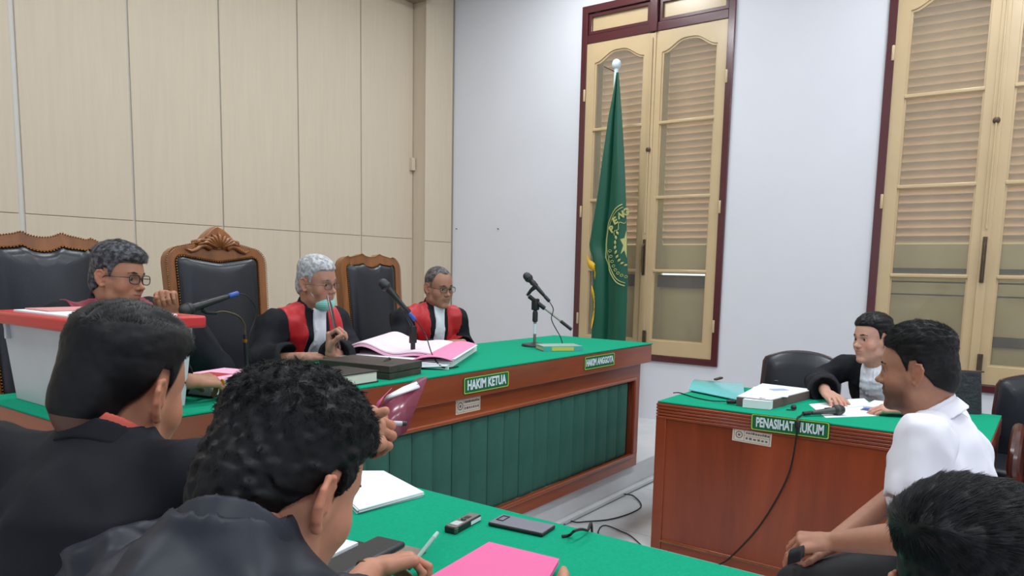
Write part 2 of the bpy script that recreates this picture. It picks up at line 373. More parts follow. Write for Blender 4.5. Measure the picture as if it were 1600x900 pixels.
    # outer louvred shutters
    for side, (y0, y1) in enumerate(((a + .06, ym - .01), (ym + .01, b - .06))):
        sh = obj('shutter', G().ring([(y0, WZ0 + .03), (y1, WZ0 + .03), (y1, WZ1), (y0, WZ1)], [(y0 + .06, WZ0 + .12), (y1 - .06, WZ0 + .12), (y1 - .06, WZ1 - .1), (y0 + .06, WZ1 - .1)], WX + .17, WX + .21, Dm), MT['shutter'], W)
        zb = 1.66
        sl = mesh('slat', G().box(-.004, .004, y0 + .05, y1 - .05, -.034, .034), MT['louvre'])
        z = zb + .03; k = 0
        while z < WZ1 - .08:
            obj('slat', sl, parent=sh, loc=(WX + .19, 0, z), rot=(0, math.radians(-38 if k % 7 else -34), 0)); z += .0575; k += 1
        gap = wi == 0 and side == 0
        obj('shutter_panel', G().box(WX + .18, WX + .19, y0 + .05, y1 - .05, 1.419 if gap else 1.39, zb), MT['shutter'], sh)
        if wi == 0: obj('shutter_rail', G().box(WX + .16, WX + .215, y0 + .04, y1 - .04, 1.30, 1.404), MT['dark_rail'], sh)
        else:
            obj('shutter_panel', G().box(WX + .18, WX + .19, y0 + .05, y1 - .05, 1.30, 1.40), MT['shutter'], sh)
            obj('shutter_rail', G().box(WX + .165, WX + .18, y0 + .05, y1 - .05, 1.462, 1.492), MT['dark_rail'], sh)
            if side == 0: obj('shutter_rail', G().box(WX + .165, WX + .18, y0 + .05, y1 - .05, .965, 1.035), MT['dark_rail'], sh)
        obj('shutter_panel', G().box(WX + .18, WX + .19, y0 + .05, y1 - .05, WZ0 + .10, 1.31), MT['shutter'], sh)
        obj('shutter_rail', G().box(WX + .16, WX + .215, y0 + .04, y1 - .04, WZ0 + .09, WZ0 + .125), MT['dark_rail'], sh)
# ceiling light fittings (outside the frame)
for i, (lx, ly) in enumerate(LAMPS):
    rows = ('near the front wall', 'in the middle of the room', 'over the platform'); cols = ('left', 'centre', 'right')
    t = thing('ceiling_light', 'white ceiling light fitting in the %s row, %s' % (cols[i // 3], rows[i % 3]), 'ceiling light', (lx, ly, CZ), group='ceiling light fittings')
    obj('housing', G().box(-.64, .64, -.2, .2, -.06, 0), MT['ceiling'], t, bevel=.005)
    obj('diffuser', G().box(-.62, .62, -.18, .18, -.075, -.06), MT['diffuser'], t)
# ------------------------------------------------------------------ furniture
BZ = .970                                        # judges' bench top
bx0, bx1, by0, by1 = .926, 4.408, 2.088, 2.835
B = thing('judges_bench', 'long red-brown wooden judges\' bench with green ribbed front on the marble platform', 'bench', (2.667, 2.46, PLZ))
bo = Vector((2.667, 2.46, PLZ))
def bb(x0, x1, y0, y1, z0, z1, g=None): return (g or G()).box(x0 - bo.x, x1 - bo.x, y0 - bo.y, y1 - bo.y, z0 - bo.z, z1 - bo.z)
obj('table_top', bb(bx0 + .01, bx1 - .01, by0 + .01, by1 - .01, .93, .962), MT['wood_x'], B)
obj('front_apron', bb(bx0, bx1, by0, by0 + .03, .846, .962), MT['wood_x'], B, bevel=.004)
obj('end_apron', bb(bx0, bx0 + .03, by0 + .03, by1, .846, .962), MT['wood_y'], B, bevel=.004)
obj('end_apron', bb(bx1 - .03, bx1, by0 + .03, by1, .846, .962), MT['wood_y'], B, bevel=.004)
obj('back_apron', bb(bx0 + .03, bx1 - .03, by1 - .03, by1, .846, .962), MT['wood_x'], B, bevel=.004)
fy = 2.128; rx = 4.335; lx = 1.00
obj('top_rail', bb(lx, rx, fy, fy + .04, .752, .846), MT['wood_x'], B)
obj('bottom_rail', bb(lx, rx, fy, fy + .04, .172, .250), MT['wood_x'], B, bevel=.003)
obj('stile', bb(rx - .075, rx, fy, fy + .04, .250, .752), MT['wood_z'], B)
obj('stile', bb(lx, lx + .075, fy, fy + .04, .250, .752), MT['wood_z'], B)
obj('end_panel', bb(rx - .03, rx, fy + .04, by1 - .06, .172, .846), MT['wood_z'], B, bevel=.003)
obj('back_panel', bb(lx + .03, rx - .03, by1 - .11, by1 - .09, .5, .846), MT['wood_z'], B)
ia, ib = lx + .075, rx - .075
for n_, (x0, x1, z0, z1) in {'moulding': (ia - .012, ib + .012, .735, .758)}.items(): pass
prof = [(0, 0), (.0, -.014), (.008, -.020), (.016, -.012), (.020, .0)]
for (x0, x1, z0, z1) in ((ia - .015, ib + .015, .738, .760), (ia - .015, ib + .015, .240, .262)):
    obj('panel_moulding', bb(x0, x1, fy - .014, fy + .02, z0, z1), MT['wood_x'], B, bevel=.008, seg=3)
for x in (ia - .015, ib - .007): obj('panel_moulding', bb(x, x + .022, fy - .012, fy + .02, .258, .742), MT['wood_z'], B, bevel=.008, seg=3)
pitch = (ib - ia) / 24.5; chm = {}
x = ia; k = 0
def channel(w, h):                               # one upholstered flute, padded and pulled in at the seams
    g = G(); nu = 9; vs = []; fs = []
    prof = [(w * i / (nu - 1), -.014 * (1 - (2 * i / (nu - 1) - 1) ** 6) - .003) for i in range(nu)]
    rows = [0, .012, .03, h - .03, h - .012, h]; sc = [.2, .8, 1, 1, .8, .2]
    for z, s_ in zip(rows, sc): vs += [(px, py * s_ + .012, z) for px, py in prof]
    for r in range(5): fs += [(r * nu + i, r * nu + i + 1, (r + 1) * nu + i + 1, (r + 1) * nu + i) for i in range(nu - 1)]
    n = len(vs); vs += [(0, .03, 0), (w, .03, 0), (w, .03, h), (0, .03, h)]
    fs += [(n, n + 3, n + 2, n + 1), tuple([n, n + 1] + [i for i in range(nu - 1, -1, -1)]), tuple([n + 2, n + 3] + [5 * nu + i for i in range(nu)]),
           tuple([n + 1, n + 2] + [r * nu + nu - 1 for r in range(5, -1, -1)]), tuple([n + 3, n] + [r * nu for r in range(6)])]
    g.add(vs, fs); return g
cm = mesh('upholstered_flute', channel(pitch - .002, .478), MT['cloth_d'], smooth=40)
rnd = random.Random(3)
while x < ib - pitch * .6:
    obj('upholstered_flute', cm, parent=B, loc=(x - bo.x + .001, fy + .006 - bo.y + rnd.uniform(0, .003), .262 - bo.z)); x += pitch
# left end of the bench: same fluted cloth between rails
obj('end_rail', bb(lx, lx + .03, fy + .04, by1 - .06, .850 - .05, .846), MT['wood_y'], B)
obj('end_rail', bb(lx, lx + .03, fy + .04, by1 - .06, .172, .25), MT['wood_y'], B)
ew = (by1 - .06 - fy - .04) / 5; em = mesh('upholstered_flute', channel(ew - .002, .55), MT['cloth_d'], smooth=40)
for i in range(5): obj('upholstered_flute', em, parent=B, loc=(lx - bo.x + .004, by1 - .06 - bo.y - i * ew, .25 - bo.z), rot=(0, 0, math.radians(-90)))
f = G().prism([(0, 0), (.165, 0), (.15, .035), (.06, .20), (0, .22)], 0, .035, TR(rx - bo.x, 2.34 - bo.y, 0) @ R3(90, 0, 0))
obj('bracket_foot', f, MT['wood_z'], B, bevel=.004)
f2 = G().prism([(0, 0), (.165, 0), (.15, .035), (.06, .20), (0, .22)], 0, .035, TR(rx - bo.x, 2.74 - bo.y, 0) @ R3(90, 0, 0))
obj('bracket_foot', f2, MT['wood_z'], B, bevel=.004)
def sign(parent, body, M4, w, h, line='sign_yellow', name='name_sign', label=None, fw=None, fh=None):
    """M4: x along the writing, y up, z outwards, origin in the middle"""
    r = .008; p = []
    for cx_, cy_, a0 in ((w / 2 - r, h / 2 - r, 0), (-w / 2 + r, h / 2 - r, 90), (-w / 2 + r, -h / 2 + r, 180), (w / 2 - r, -h / 2 + r, 270)):
        for a in (0, 30, 60, 90): p.append((cx_ + r * math.cos(math.radians(a0 + a)), cy_ + r * math.sin(math.radians(a0 + a))))
    s = obj(name, G().prism(p, 0, .004), MT['sign_green'], parent, label=label); s.matrix_local = M4
    k = .955; kk = 1 - (1 - k) * w / h * .9
    outer = [(x_ * .985, y_ * (1 - .015 * w / h)) for x_, y_ in p]; inner = [(x_ * (k + .008), y_ * (kk + .04)) for x_, y_ in p]
    obj('sign_border', G().ring(outer, inner, .004, .0048), MT[line], s, smooth=None)
    text('lettering', body, fh or h * .78, MT['sign_white'], s, TR(0, -.001, .0042), width=fw or w * .86, bold=.0020)
    return s
def sticker(parent, M4, w, h, seed):
    s = obj('inventory_sticker', G().box(-w / 2, w / 2, -h / 2, h / 2, 0, .001), MT['sticker'], parent, label='off-white printed inventory sticker'); s.matrix_local = M4
    e = G().ring([(-w * .46, -h * .42), (w * .46, -h * .42), (w * .46, h * .42), (-w * .46, h * .42)], [(-w * .45, -h * .40), (w * .45, -h * .40), (w * .45, h * .40), (-w * .45, h * .40)], .001, .0013)
    e.box(-w * .20, -w * .192, -h * .4, h * .4, .001, .0013); e.box(-w * .2, w * .45, -h * .01, h * .01, .001, .0013)
    obj('printed_lines', e, MT['ink'], s, smooth=None)['kind'] = 'stuff'
    n = 20; c = [(-w * .325 + h * .26 * math.cos(2 * math.pi * i / n), h * .26 * math.sin(2 * math.pi * i / n)) for i in range(n)]
    c2 = [(-w * .325 + h * .20 * math.cos(2 * math.pi * i / n), h * .20 * math.sin(2 * math.pi * i / n)) for i in range(n)]
    em = G().ring(c, c2, .001, .0014)
    star = [(-w * .325 + (h * .14 if i % 2 else h * .07) * math.cos(math.pi * i / 5), (h * .14 if i % 2 else h * .07) * math.sin(math.pi * i / 5)) for i in range(10)]
    obj('seal_ring', em, MT['ink'], s, smooth=None); obj('seal_star', G().prism(star, .001, .0014), MT['ink'], s, smooth=None)
    rs = random.Random(seed)
    g2 = G()
    for row, y in ((0, h * .14), (1, -h * .26)):          # print too small to read: rows of dark marks
        xx = -w * .15
        while xx < w * .40:
            ww = rs.uniform(.012, .024) * (1 if row == 0 else 1.3) * w / .175 * .45; g2.box(xx, xx + ww, y, y + h * rs.uniform(.12, .17), .001, .0014); xx += ww + w * (.015 if row == 0 else .035)
    obj('small_print', g2, MT['ink'], s, smooth=None)['kind'] = 'stuff'
    return s
def face_y(x, y, z, r=0): return Matrix.Translation((x, y, z)) @ R3(90, 0, 0) @ R3(0, 0, r)      # facing -y
sign(B, 'HAKIM KETUA', TR(-bo) @ face_y(2.678, by0, .9045), .335, .076, label='green sign reading HAKIM KETUA')
sign(B, 'HAKIM ANGGOTA', TR(-bo) @ face_y(3.727, by0, .912), .345, .076, fw=.315, fh=.052, label='green sign reading HAKIM ANGGOTA')
sticker(B, TR(-bo) @ face_y(2.596, fy, .806), .175, .070, 1)
cl = obj('bench_cloth', G().box(bx0 - .004, bx1 + .004, by0 - .004, by1 + .004, .962, .970), MT['cloth'], bevel=.003, kind=None)
tag(cl, 'green felt cloth stretched over the top of the judges\' bench', 'cloth')

def pen_table(name, label, x0, x1, y0, y1, top, front):      # front: +1 / -1 side in x that faces the middle of the room
    o_ = Vector(((x0 + x1) / 2, (y0 + y1) / 2, 0)); t = thing(name, label, 'table', o_)
    def q(a, b, c, d, e, f_): return G().box(a - o_.x, b - o_.x, c - o_.y, d - o_.y, e, f_)
    fx = x0 if front < 0 else x1; inn = 1 if front < 0 else -1
    def xr(a, b): return (min(fx + inn * a, fx + inn * b), max(fx + inn * a, fx + inn * b))
    obj('table_top', q(x0 + .004, x1 - .004, y0 + .004, y1 - .004, top - .032, top - .008), MT['wood_y'], t)
    for k in range(5):
        z = top - .012 - k * .0155; obj('apron_rib', q(*xr(-.001, .022), y0, y1, z - .0125, z), MT['wood_y'], t, bevel=.003)
    obj('front_panel', q(*xr(.010, .030), y0 + .04, y1 - .04, .06, top - .085), MT['wood_z'], t)
    for y in (y0, y1 - .055): obj('stile', q(*xr(.002, .04), y, y + .055, 0.0, top - .085), MT['wood_z'], t, bevel=.003)
    obj('bottom_rail', q(*xr(.004, .035), y0 + .055, y1 - .055, 0.0, .06), MT['wood_y'], t, bevel=.004)
    obj('floor_bead', q(*xr(-.002, .004), y0 + .05, y1 - .05, .045, .055), MT['carved'], t)
    for y in (y0 + .005, y1 - .030):
        obj('side_panel', q(x0 + .04, x1 - .04, y, y + .025, 0.0, top - .085), MT['wood_z'], t)
        obj('side_apron', q(x0 + .022, x1 - .022, y - .004, y + .029, top - .088, top - .01), MT['wood_x'], t, bevel=.003)
    return t, o_
T1, o1 = pen_table('lawyers_table', 'red-brown wooden lawyers\' table with ribbed edge standing before the white wall', 3.459, 4.24, .163, 1.600, .775, -1)
def face_x(x, y, z): return Matrix.Translation((x, y, z)) @ R3(90, 0, 0) @ R3(0, -90, 0)          # facing -x
FX = Matrix(((0, 0, -1, 0), (-1, 0, 0, 0), (0, 1, 0, 0), (0, 0, 0, 1)))
sg = sign(T1, 'PENASIHAT HUKUM', TR(Vector((3.455, .938, .738)) - o1) @ FX @ R3(0, 0, .6), .350, .078, label='green sign reading PENASIHAT HUKUM')
sticker(T1, TR(Vector((3.467, 1.110, .661)) - o1) @ FX @ R3(0, 0, -1.5), .185, .066, 4)
tag(obj('table_cloth', G().box(3.463, 4.238, .167, 1.596, .767, .775), MT['cloth'], bevel=.003), 'green felt cloth on the lawyers\' table, under the aqua sleeve', 'cloth')
PT = .775; px1 = 1.578
T2, o2 = pen_table('prosecutors_table', 'long table under green cloth in the foreground, recorder and phone on it', .78, px1 - .004, .27, 2.02, PT, 1)
tag(obj('table_cloth', G().box(.778, px1, .268, 2.022, .767, PT), MT['cloth'], bevel=.003), 'green felt cloth on the foreground table, under the recorder', 'cloth')

# high-backed judges' chairs
def chair_outline(wt, wb, z0, zs, crest, n=26, inset=0.):
    """front view outline: up the right side, over the top, down the left side"""
    pts = [(wb - inset, z0 + inset)]
    for k in range(1, 6): t = k / 6; pts.append((wb + (wt - wb) * t - inset, z0 + (zs - .07 - z0) * t))
    r = .085
    for k in range(5):
        a = math.radians(k * 20); pts.append((wt - r + (r - inset) * math.cos(a), zs - r + (r - inset) * math.sin(a)))
    for k in range(n + 1):
        u = 1 - 2 * k / n; pts.append((u * (wt - r), zs + crest(u) - inset * (1.0 if not inset else 1.0)))
    for k in range(4, -1, -1):
        a = math.radians(k * 20); pts.append((-(wt - r) - (r - inset) * math.cos(a), zs - r + (r - inset) * math.sin(a)))
    for k in range(5, 0, -1): t = k / 6; pts.append((-(wb + (wt - wb) * t) + inset, z0 + (zs - .07 - z0) * t))
    pts.append((-wb + inset, z0 + inset)); return pts
def scallop(u): return -.006 * math.cos(u * math.pi * 2.0) + .011 * math.exp(-((abs(u) - .42) / .10) ** 2) - .004 * max(0, abs(u) - .85) / .15
def archy(u): return .030 * (1 - abs(u) ** 2)
def judge_chair(label, x, y, rz, w, zs, crest, carved, wb=None):
    t = thing('judge_chair', label, 'chair', (x, y, PLZ), rz, 'high-backed chairs of the judges')
    wt = w / 2; wb = wb or wt * .93; z0 = .42
    tilt = TR(0, .22, 0) @ R3(-5, 0, 0) @ Matrix(((1, 0, 0, 0), (0, 0, 1, 0), (0, 1, 0, 0), (0, 0, 0, 1)))     # (x, z, y)
    o = chair_outline(wt, wb, z0, zs, crest); i_ = chair_outline(wt, wb, z0, zs, (lambda u: crest(u) - (.058 if carved else .014) * (1 - abs(u) ** 1.5)), inset=.052)
    obj('back_frame', G().ring(o, i_, -.03, .035, tilt), MT['carved'], t, bevel=.010, seg=3)
    # padded back: rings shrinking to the middle, bulging forward
    n = len(i_); vs = []; fs = []; cx_ = 0; cz_ = sum(p[1] for p in i_) / n; L = [(1.02, .01), (1.0, -.012), (.97, -.028), (.90, -.042), (.7, -.052), (.35, -.056)]
    for s_, yy in L: vs += [(p[0] * s_, cz_ + (p[1] - cz_) * s_, yy) for p in i_]
    for r in range(len(L) - 1): fs += [(r * n + k, r * n + (k + 1) % n, (r + 1) * n + (k + 1) % n, (r + 1) * n + k) for k in range(n)]
    fs.append(tuple((len(L) - 1) * n + k for k in range(n))); vs += [(p[0] * 1.02, cz_ + (p[1] - cz_) * 1.02, .02) for p in i_]
    fs.append(tuple(len(L) * n + k for k in range(n - 1, -1, -1))); fs += [(len(L) * n + k, len(L) * n + (k + 1) % n, (k + 1) % n, k) for k in range(n)]
    obj('back_cushion', G().add(vs, fs, tilt), MT['leather'], t, smooth=60)
    bd = G(); L_ = [Vector((p[0], p[1])) for p in o]
    for outl, st_, off in ((o, .0115, -.031), (i_, .014, -.033)):
        P_ = [Vector(p) for p in outl]; acc = 0
        for a, b in zip(P_[:-1], P_[1:]):
            d = (b - a).length; s_ = st_ - acc
            while s_ < d:
                c_ = a + (b - a) * (s_ / d); r_ = .0042
                bd.lathe([(.0005, -r_), (r_ * .8, -r_ * .6), (r_, 0), (r_ * .8, r_ * .6), (.0005, r_)], 5, tilt @ TR(c_.x, c_.y, off)); s_ += st_
            acc = (acc + d) % st_
    b_ = obj('nail_and_rope_edge', bd, MT['stud'], t, smooth=None); b_['kind'] = 'stuff'
    if carved:
        cr = []; lobes = [(0, .0), (.035, .004), (.06, .022), (.085, .018), (.10, .034), (.115, .026), (.112, .056), (.080, .064), (.062, .090), (.030, .122), (0, .142)]
        p = [(x_, z_) for x_, z_ in lobes] + [(-x_, z_) for x_, z_ in lobes[-2:0:-1]]
        obj('carved_crest', G().prism([(a * 1.15, zs - .015 + b * .92) for a, b in p], -.045, .02, tilt), MT['carved'], t, bevel=.008, seg=3)
        for k in range(-4, 5):                   # leaf lobes fanning out under the peak
            a = math.radians(k * 19); lf = G()
            lf.tube([(0.015 * math.sin(a), zs + .0, -.045), (.055 * math.sin(a) * 1.5, zs + .012 + .04 * math.cos(a), -.058), (.075 * math.sin(a) * 1.7, zs + .012 + .065 * math.cos(a) - .02 * abs(math.sin(a)), -.045)], [.012, .011, .004], 8, tilt)
            obj('carved_leaf', lf, MT['carved'], t, True)
        for s_ in (-1, 1):
            sc_ = G().tube([tilt @ Vector((s_ * (.05 + .028 * k), zs - .01 + .018 * math.sin(k * 1.2), -.040)) for k in range(6)], [.016, .015, .013, .012, .009, .004], 8)
            obj('carved_scroll', sc_, MT['carved'], t, True)
    obj('seat', G().box(-wt + .02, wt - .02, -.30, .22, .36, .47), MT['leather'], t, bevel=.03, seg=4)
    obj('seat_rail', G().box(-wt, wt, -.31, .23, .29, .37), MT['carved'], t, bevel=.01)
    for sx in (-1, 1):
        obj('leg', G().tube([(sx * (wt - .04), -.27, 0), (sx * (wt - .03), -.28, .16), (sx * (wt - .04), -.27, .32)], [.020, .026, .034], 10), MT['carved'], t)
        obj('leg', G().tube([(sx * (wt - .04), .24, 0), (sx * (wt - .04), .20, .32), (sx * wb * .95, .19, .5)], [.022, .026, .026], 10), MT['carved'], t)
        obj('armrest', G().tube([tilt @ Vector((sx * (wb - .005), .66, -.02)), (sx * (wt + .02), .02, .68), (sx * (wt + .03), -.22, .66), (sx * (wt + .02), -.26, .60)], [.022, .026, .028, .016], 10), MT['carved'], t)
        obj('arm_post', G().tube([(sx * (wt + .01), -.18, .34), (sx * (wt + .03), -.16, .5), (sx * (wt + .03), -.20, .66)], [.02, .016, .022], 10), MT['carved'], t)
    return t
judge_chair('high-backed black leather chair with scalloped brown frame, leftmost behind the judges\' bench', 1.50, 3.42, 0, .56, 1.365, scallop, False)
judge_chair('tallest high-backed black leather chair with carved leafy crest, behind the grey-haired man', 2.375, 3.42, 0, .60, 1.345, archy, True)
judge_chair('high-backed black leather chair with scalloped brown frame, nearest the room corner', 3.52, 3.44, 0, .54, 1.325, scallop, False)
# low-backed leather chairs behind the lawyers' table
def low_chair(label, x, y, rz, zt=.93, w=.50):
    t = thing('leather_armchair', label, 'chair', (x, y, 0), rz, 'low-backed chairs by the white wall')
    n = 14; wt = w / 2
    def prof(w_, z0, zt_): 
        p = [(w_ * .94, z0), (w_, z0 + (zt_ - z0) * .55), (w_ * .985, zt_ - .085)]
        for k in range(n + 1):
            u = 1 - 2 * k / n; p.append((u * w_ * .93, zt_ - .055 * abs(u) ** 2.2))
        return p + [(-w_ * .985, zt_ - .085), (-w_, z0 + (zt_ - z0) * .55), (-w_ * .94, z0)]
    tl = TR(0, .20, 0) @ R3(-9, 0, 0) @ Matrix(((1, 0, 0, 0), (0, 0, 1, 0), (0, 1, 0, 0), (0, 0, 0, 1)))
    dark = MT['maroon_wood']
    obj('back_frame', G().ring(prof(wt, .40, zt), prof(wt - .022, .43, zt - .02), -.012, .035, tl), dark, t, bevel=.006)
    i_ = prof(wt - .018, .43, zt - .006); m = len(i_); cz_ = .68; vs = []; fs = []
    L = [(1., .03), (1., -.02), (.97, -.038), (.9, -.05), (.6, -.06)]
    for s_, yy in L: vs += [(p[0] * s_, cz_ + (p[1] - cz_) * s_, yy) for p in i_]
    for r in range(len(L) - 1): fs += [(r * m + k, r * m + (k + 1) % m, (r + 1) * m + (k + 1) % m, (r + 1) * m + k) for k in range(m)]
    fs += [tuple((len(L) - 1) * m + k for k in range(m)), tuple(range(m - 1, -1, -1))]
    obj('back_cushion', G().add(vs, fs, tl), MT['leather'], t, smooth=60)
    obj('seat', G().box(-wt + .02, wt - .02, -.26, .20, .38, .47), MT['leather'], t, bevel=.03, seg=4)
    obj('seat_rail', G().box(-wt + .01, wt - .01, -.26, .21, .32, .385), dark, t, bevel=.006)
    for sx in (-1, 1):
        obj('leg', G().tube([(sx * (wt - .03), -.23, 0), (sx * (wt - .03), -.23, .34)], [.016, .022], 8), dark, t)
        obj('leg', G().tube([(sx * (wt - .03), .24, 0), (sx * (wt - .03), .19, .34)], [.016, .022], 8), dark, t)
        obj('armrest', G().tube([(sx * wt, .22, .64), (sx * (wt + .02), .0, .655), (sx * (wt + .02), -.22, .63), (sx * (wt), -.22, .36)], [.018, .02, .02, .016], 8), dark, t)
    return t
MT['maroon_wood'] = M('dark_maroon_wood', (70, 34, 30), .35, coat=.3)
low_chair('empty black leather chair with dark wood edge, left of the young lawyer', 4.72, 1.285, -84, .945, .50)
low_chair('black leather chair the young lawyer sits on, behind the lawyers\' table', 4.80, .72, -90, .80, .46)
low_chair('black leather chair at the right edge, behind the end of the lawyers\' table', 4.66, .02, -96, .925, .52)
# carved wooden armchair beyond the end of the lawyers' table (only its arm shows)
t = thing('carved_armchair', 'brown carved wooden armchair with scrolled arm past the end of the lawyers\' table', 'chair', (3.98, -.20, 0), -90)
obj('seat', G().box(-.26, .26, -.25, .25, .40, .45), MT['carved_d'] if 'carved_d' in MT else MT['wood_z'], t, bevel=.01)
for sx in (-1, 1):
    pts = spline([(sx * .27, .24, .40), (sx * .28, .22, .62), (sx * .29, .12, .74), (sx * .29, -.06, .755), (sx * .29, -.20, .72), (sx * .29, -.25, .63), (sx * .28, -.20, .58)], 6)
    obj('armrest', G().tube(pts, .024, 10), MT['maroon_wood'], t)
    obj('arm_panel', G().prism([(-.20, .44), (.22, .44), (.2, .6), (.08, .7), (-.1, .71), (-.2, .64), (-.14, .54)], -.012, .012, Matrix(((0, 0, 1, sx * .285), (1, 0, 0, 0), (0, 1, 0, 0), (0, 0, 0, 1)))), MT['wood_z'], t, bevel=.006)
    for y in (-.22, .22): obj('leg', G().tube([(sx * .24, y, 0), (sx * .24, y, .41)], [.02, .028], 10), MT['maroon_wood'], t)
obj('backrest', G().box(-.26, .26, .22, .26, .44, .98), MT['wood_z'], t, bevel=.02)
def plain_chair(label, x, y, rz, name='plain_chair'):
    t = thing(name, label, 'chair', (x, y, 0), rz)
    obj('seat', G().box(-.21, .21, -.21, .21, .42, .47), MT['leather'], t, bevel=.02, seg=3)
    for sx in (-1, 1):
        for sy in (-1, 1): obj('leg', G().tube([(sx * .18, sy * .18, 0), (sx * .17, sy * .17, .43)], .013, 8), MT['steel'], t)
    return t
# ------------------------------------------------------------------ things on the bench and the tables
def local(o, pts): return [Vector(p) - Vector(o) for p in pts]
# plastic box with a red rim, full of papers
t = thing('storage_box', 'big translucent white plastic box with red rim on the left end of the judges\' bench', 'box', (1.135, 2.462, BZ))
MT['box'] = M('milky_plastic', (206, 210, 214), .35, var=(5, .05), trans=.12)
MT['red_plastic'] = M('red_plastic', (196, 36, 40), .35, coat=.2)
def shell(hw, hd, z0, hw1, hd1, z1, th):
    o0 = [(-hw, -hd), (hw, -hd), (hw, hd), (-hw, hd)]; vs = []
    for k, (a, b, z) in enumerate(((hw, hd, z0), (hw1, hd1, z1), (hw1 - th, hd1 - th, z1), (hw - th, hd - th, z0 + th))): vs += [(-a, -b, z), (a, -b, z), (a, b, z), (-a, b, z)]
    fs = [(3, 2, 1, 0), (12, 13, 14, 15)]
    for r in range(3): fs += [(r * 4 + i, r * 4 + (i + 1) % 4, (r + 1) * 4 + (i + 1) % 4, (r + 1) * 4 + i) for i in range(4)]
    return G().add(vs, fs)
obj('box_body', shell(.145, .25, .0, .165, .275, .255, .005), MT['box'], t, bevel=.008, seg=3)
q = lambda a, b: [(-a, -b), (a, -b), (a, b), (-a, b)]
obj('rim', G().ring(q(.195, .305), q(.150, .260), .250, .288), MT['red_plastic'], t, bevel=.008, seg=3)
for y in (-.24, .22): obj('corner_rib', G().box(-.176, -.160, y, y + .016, .20, .252), MT['box'], t, bevel=.003)
for x in (-.12, .11): obj('corner_rib', G().box(x, x + .016, -.285, -.268, .20, .252), MT['box'], t, bevel=.003)
tag(obj('papers', G().box(.99, 1.27, 2.22, 2.70, 1.10, 1.262), MT['paper'], bevel=.003), 'white papers filling the red-rimmed plastic box', 'papers')
tag(obj('pink_sheet', G().box(1.02, 1.24, 2.52, 2.69, 1.2625, 1.2665), M('dusty_pink_paper', (214, 150, 148), .7), bevel=.001), 'dusty pink sheet on the papers in the plastic box', 'paper')
# red-topped document stack by the left judge's hand
t = thing('document_stack', 'grey-edged bound document stack with pink top page beside the plastic box', 'documents', (1.53, 2.41, BZ), 14)
obj('page_block', G().box(-.15, .15, -.10, .12, .006, .052), M('grey_white_pages', (190, 192, 198), .7), t, bevel=.002)
obj('back_cover', G().box(-.155, .155, -.104, .124, .0, .006), MT['black_plastic'], t)
obj('top_page', G().box(-.148, .148, -.098, .118, .052, .055), MT['pink_paper'], t)
obj('red_cover_label', G().box(-.10, .03, -.03, .07, .055, .0562), M('red_card', (176, 48, 52), .6), t)
# thick black book
t = thing('black_book', 'thick black book with cream pages lying beside the black wooden box', 'book', on_z(592, 597, BZ) + Vector((-.146, .100, 0)), 2)
MT['black_book'] = M('black_book_cover', (44, 42, 44), .4)
obj('page_block', G().box(-.14, .135, -.10, .095, .005, .042), M('cream_pages', (214, 214, 200), .8), t)
obj('cover', G().box(-.142, .142, -.104, .104, .042, .047), MT['black_book'], t, bevel=.001); obj('cover', G().box(-.142, .142, -.104, .104, 0, .005), MT['black_book'], t, bevel=.001)
obj('spine', G().box(-.145, -.140, -.104, .104, 0, .047), MT['black_book'], t)
# dark wooden gavel box
a, b_, c_ = on_z(609, 594, BZ), on_z(658, 584, BZ), on_z(520, 571, BZ)
ang = math.degrees(math.atan2(b_.y - a.y, b_.x - a.x)); W_ = (b_ - a).length; D_ = .36
t = thing('wooden_case', 'dark wooden lidded case on the judges\' bench in front of the open papers', 'case', (a.x, a.y, BZ), ang)
MT['dark_wood'] = wood('dark_stained_wood', (72, 62, 56), (40, 34, 32), .5, 10, 'y', .1)
obj('case_body', G().box(0, W_, 0, D_, 0, .026), MT['dark_wood'], t, bevel=.002)
obj('case_lid', G().box(-.003, W_ + .003, -.003, D_ + .003, .028, .058), MT['dark_wood'], t, bevel=.003)
obj('clasp', G().tube([(W_ + .003, .03, .020), (W_ + .02, .03, .018), (W_ + .022, .03, .030)], .004, 8), MT['iron'], t)
obj('lid_handle', G().tube([(.10, .10, .058), (.11, .10, .066), (.16, .12, .066), (.17, .12, .058)], .004, 8), MT['dark_wood'], t)
# open case file with pink pages
P0, P1, P2, P3 = on_z(505, 573, BZ), on_z(700, 578, BZ), on_z(745, 548, BZ), on_z(590, 542, BZ)
def bil(u, v): return (P0 * (1 - u) + P1 * u) * (1 - v) + (P3 * (1 - u) + P2 * u) * v
ctr = bil(.5, .5); ctr.z = BZ
t = thing('open_case_file', 'thick open case file of white and pink pages in front of the right-hand judge', 'papers', ctr)
def pg(u, v, hh, bulge):
    p = bil(u, v) - ctr; return Vector((p.x, p.y, hh + bulge * math.sin(math.pi * min(1, max(0, u * .9 + .05)))))
obj('lower_pages', G().sheet(lambda u, v: pg(u, v, .022 + .020 * (1 - u), .004), 14, 8, .022), MT['paper'], t)
def wave(u, v, a_=0): return pg(.05 + .78 * u, .18 + .75 * v, .040 + a_ + .055 * math.exp(-((u - .22) / .22) ** 2) + .018 * math.exp(-((u - .8) / .2) ** 2), 0)
obj('pink_leaves', G().sheet(lambda u, v: wave(u, v, -.006), 30, 8, .010), MT['pink_paper'], t)
obj('top_leaves', G().sheet(lambda u, v: wave(u * .93 + .02, v * .94 + .02, .004), 30, 8, .007), M('pinkish_white_paper', (240, 222, 232), .75), t)
obj('curled_leaf', G().sheet(lambda u, v: pg(.60 + .42 * u, .02 + .90 * v, .012 + .045 * math.sin(u * 2.4) ** 1.0, 0), 18, 8, .003), M('strong_pink_paper', (232, 138, 180), .7), t)
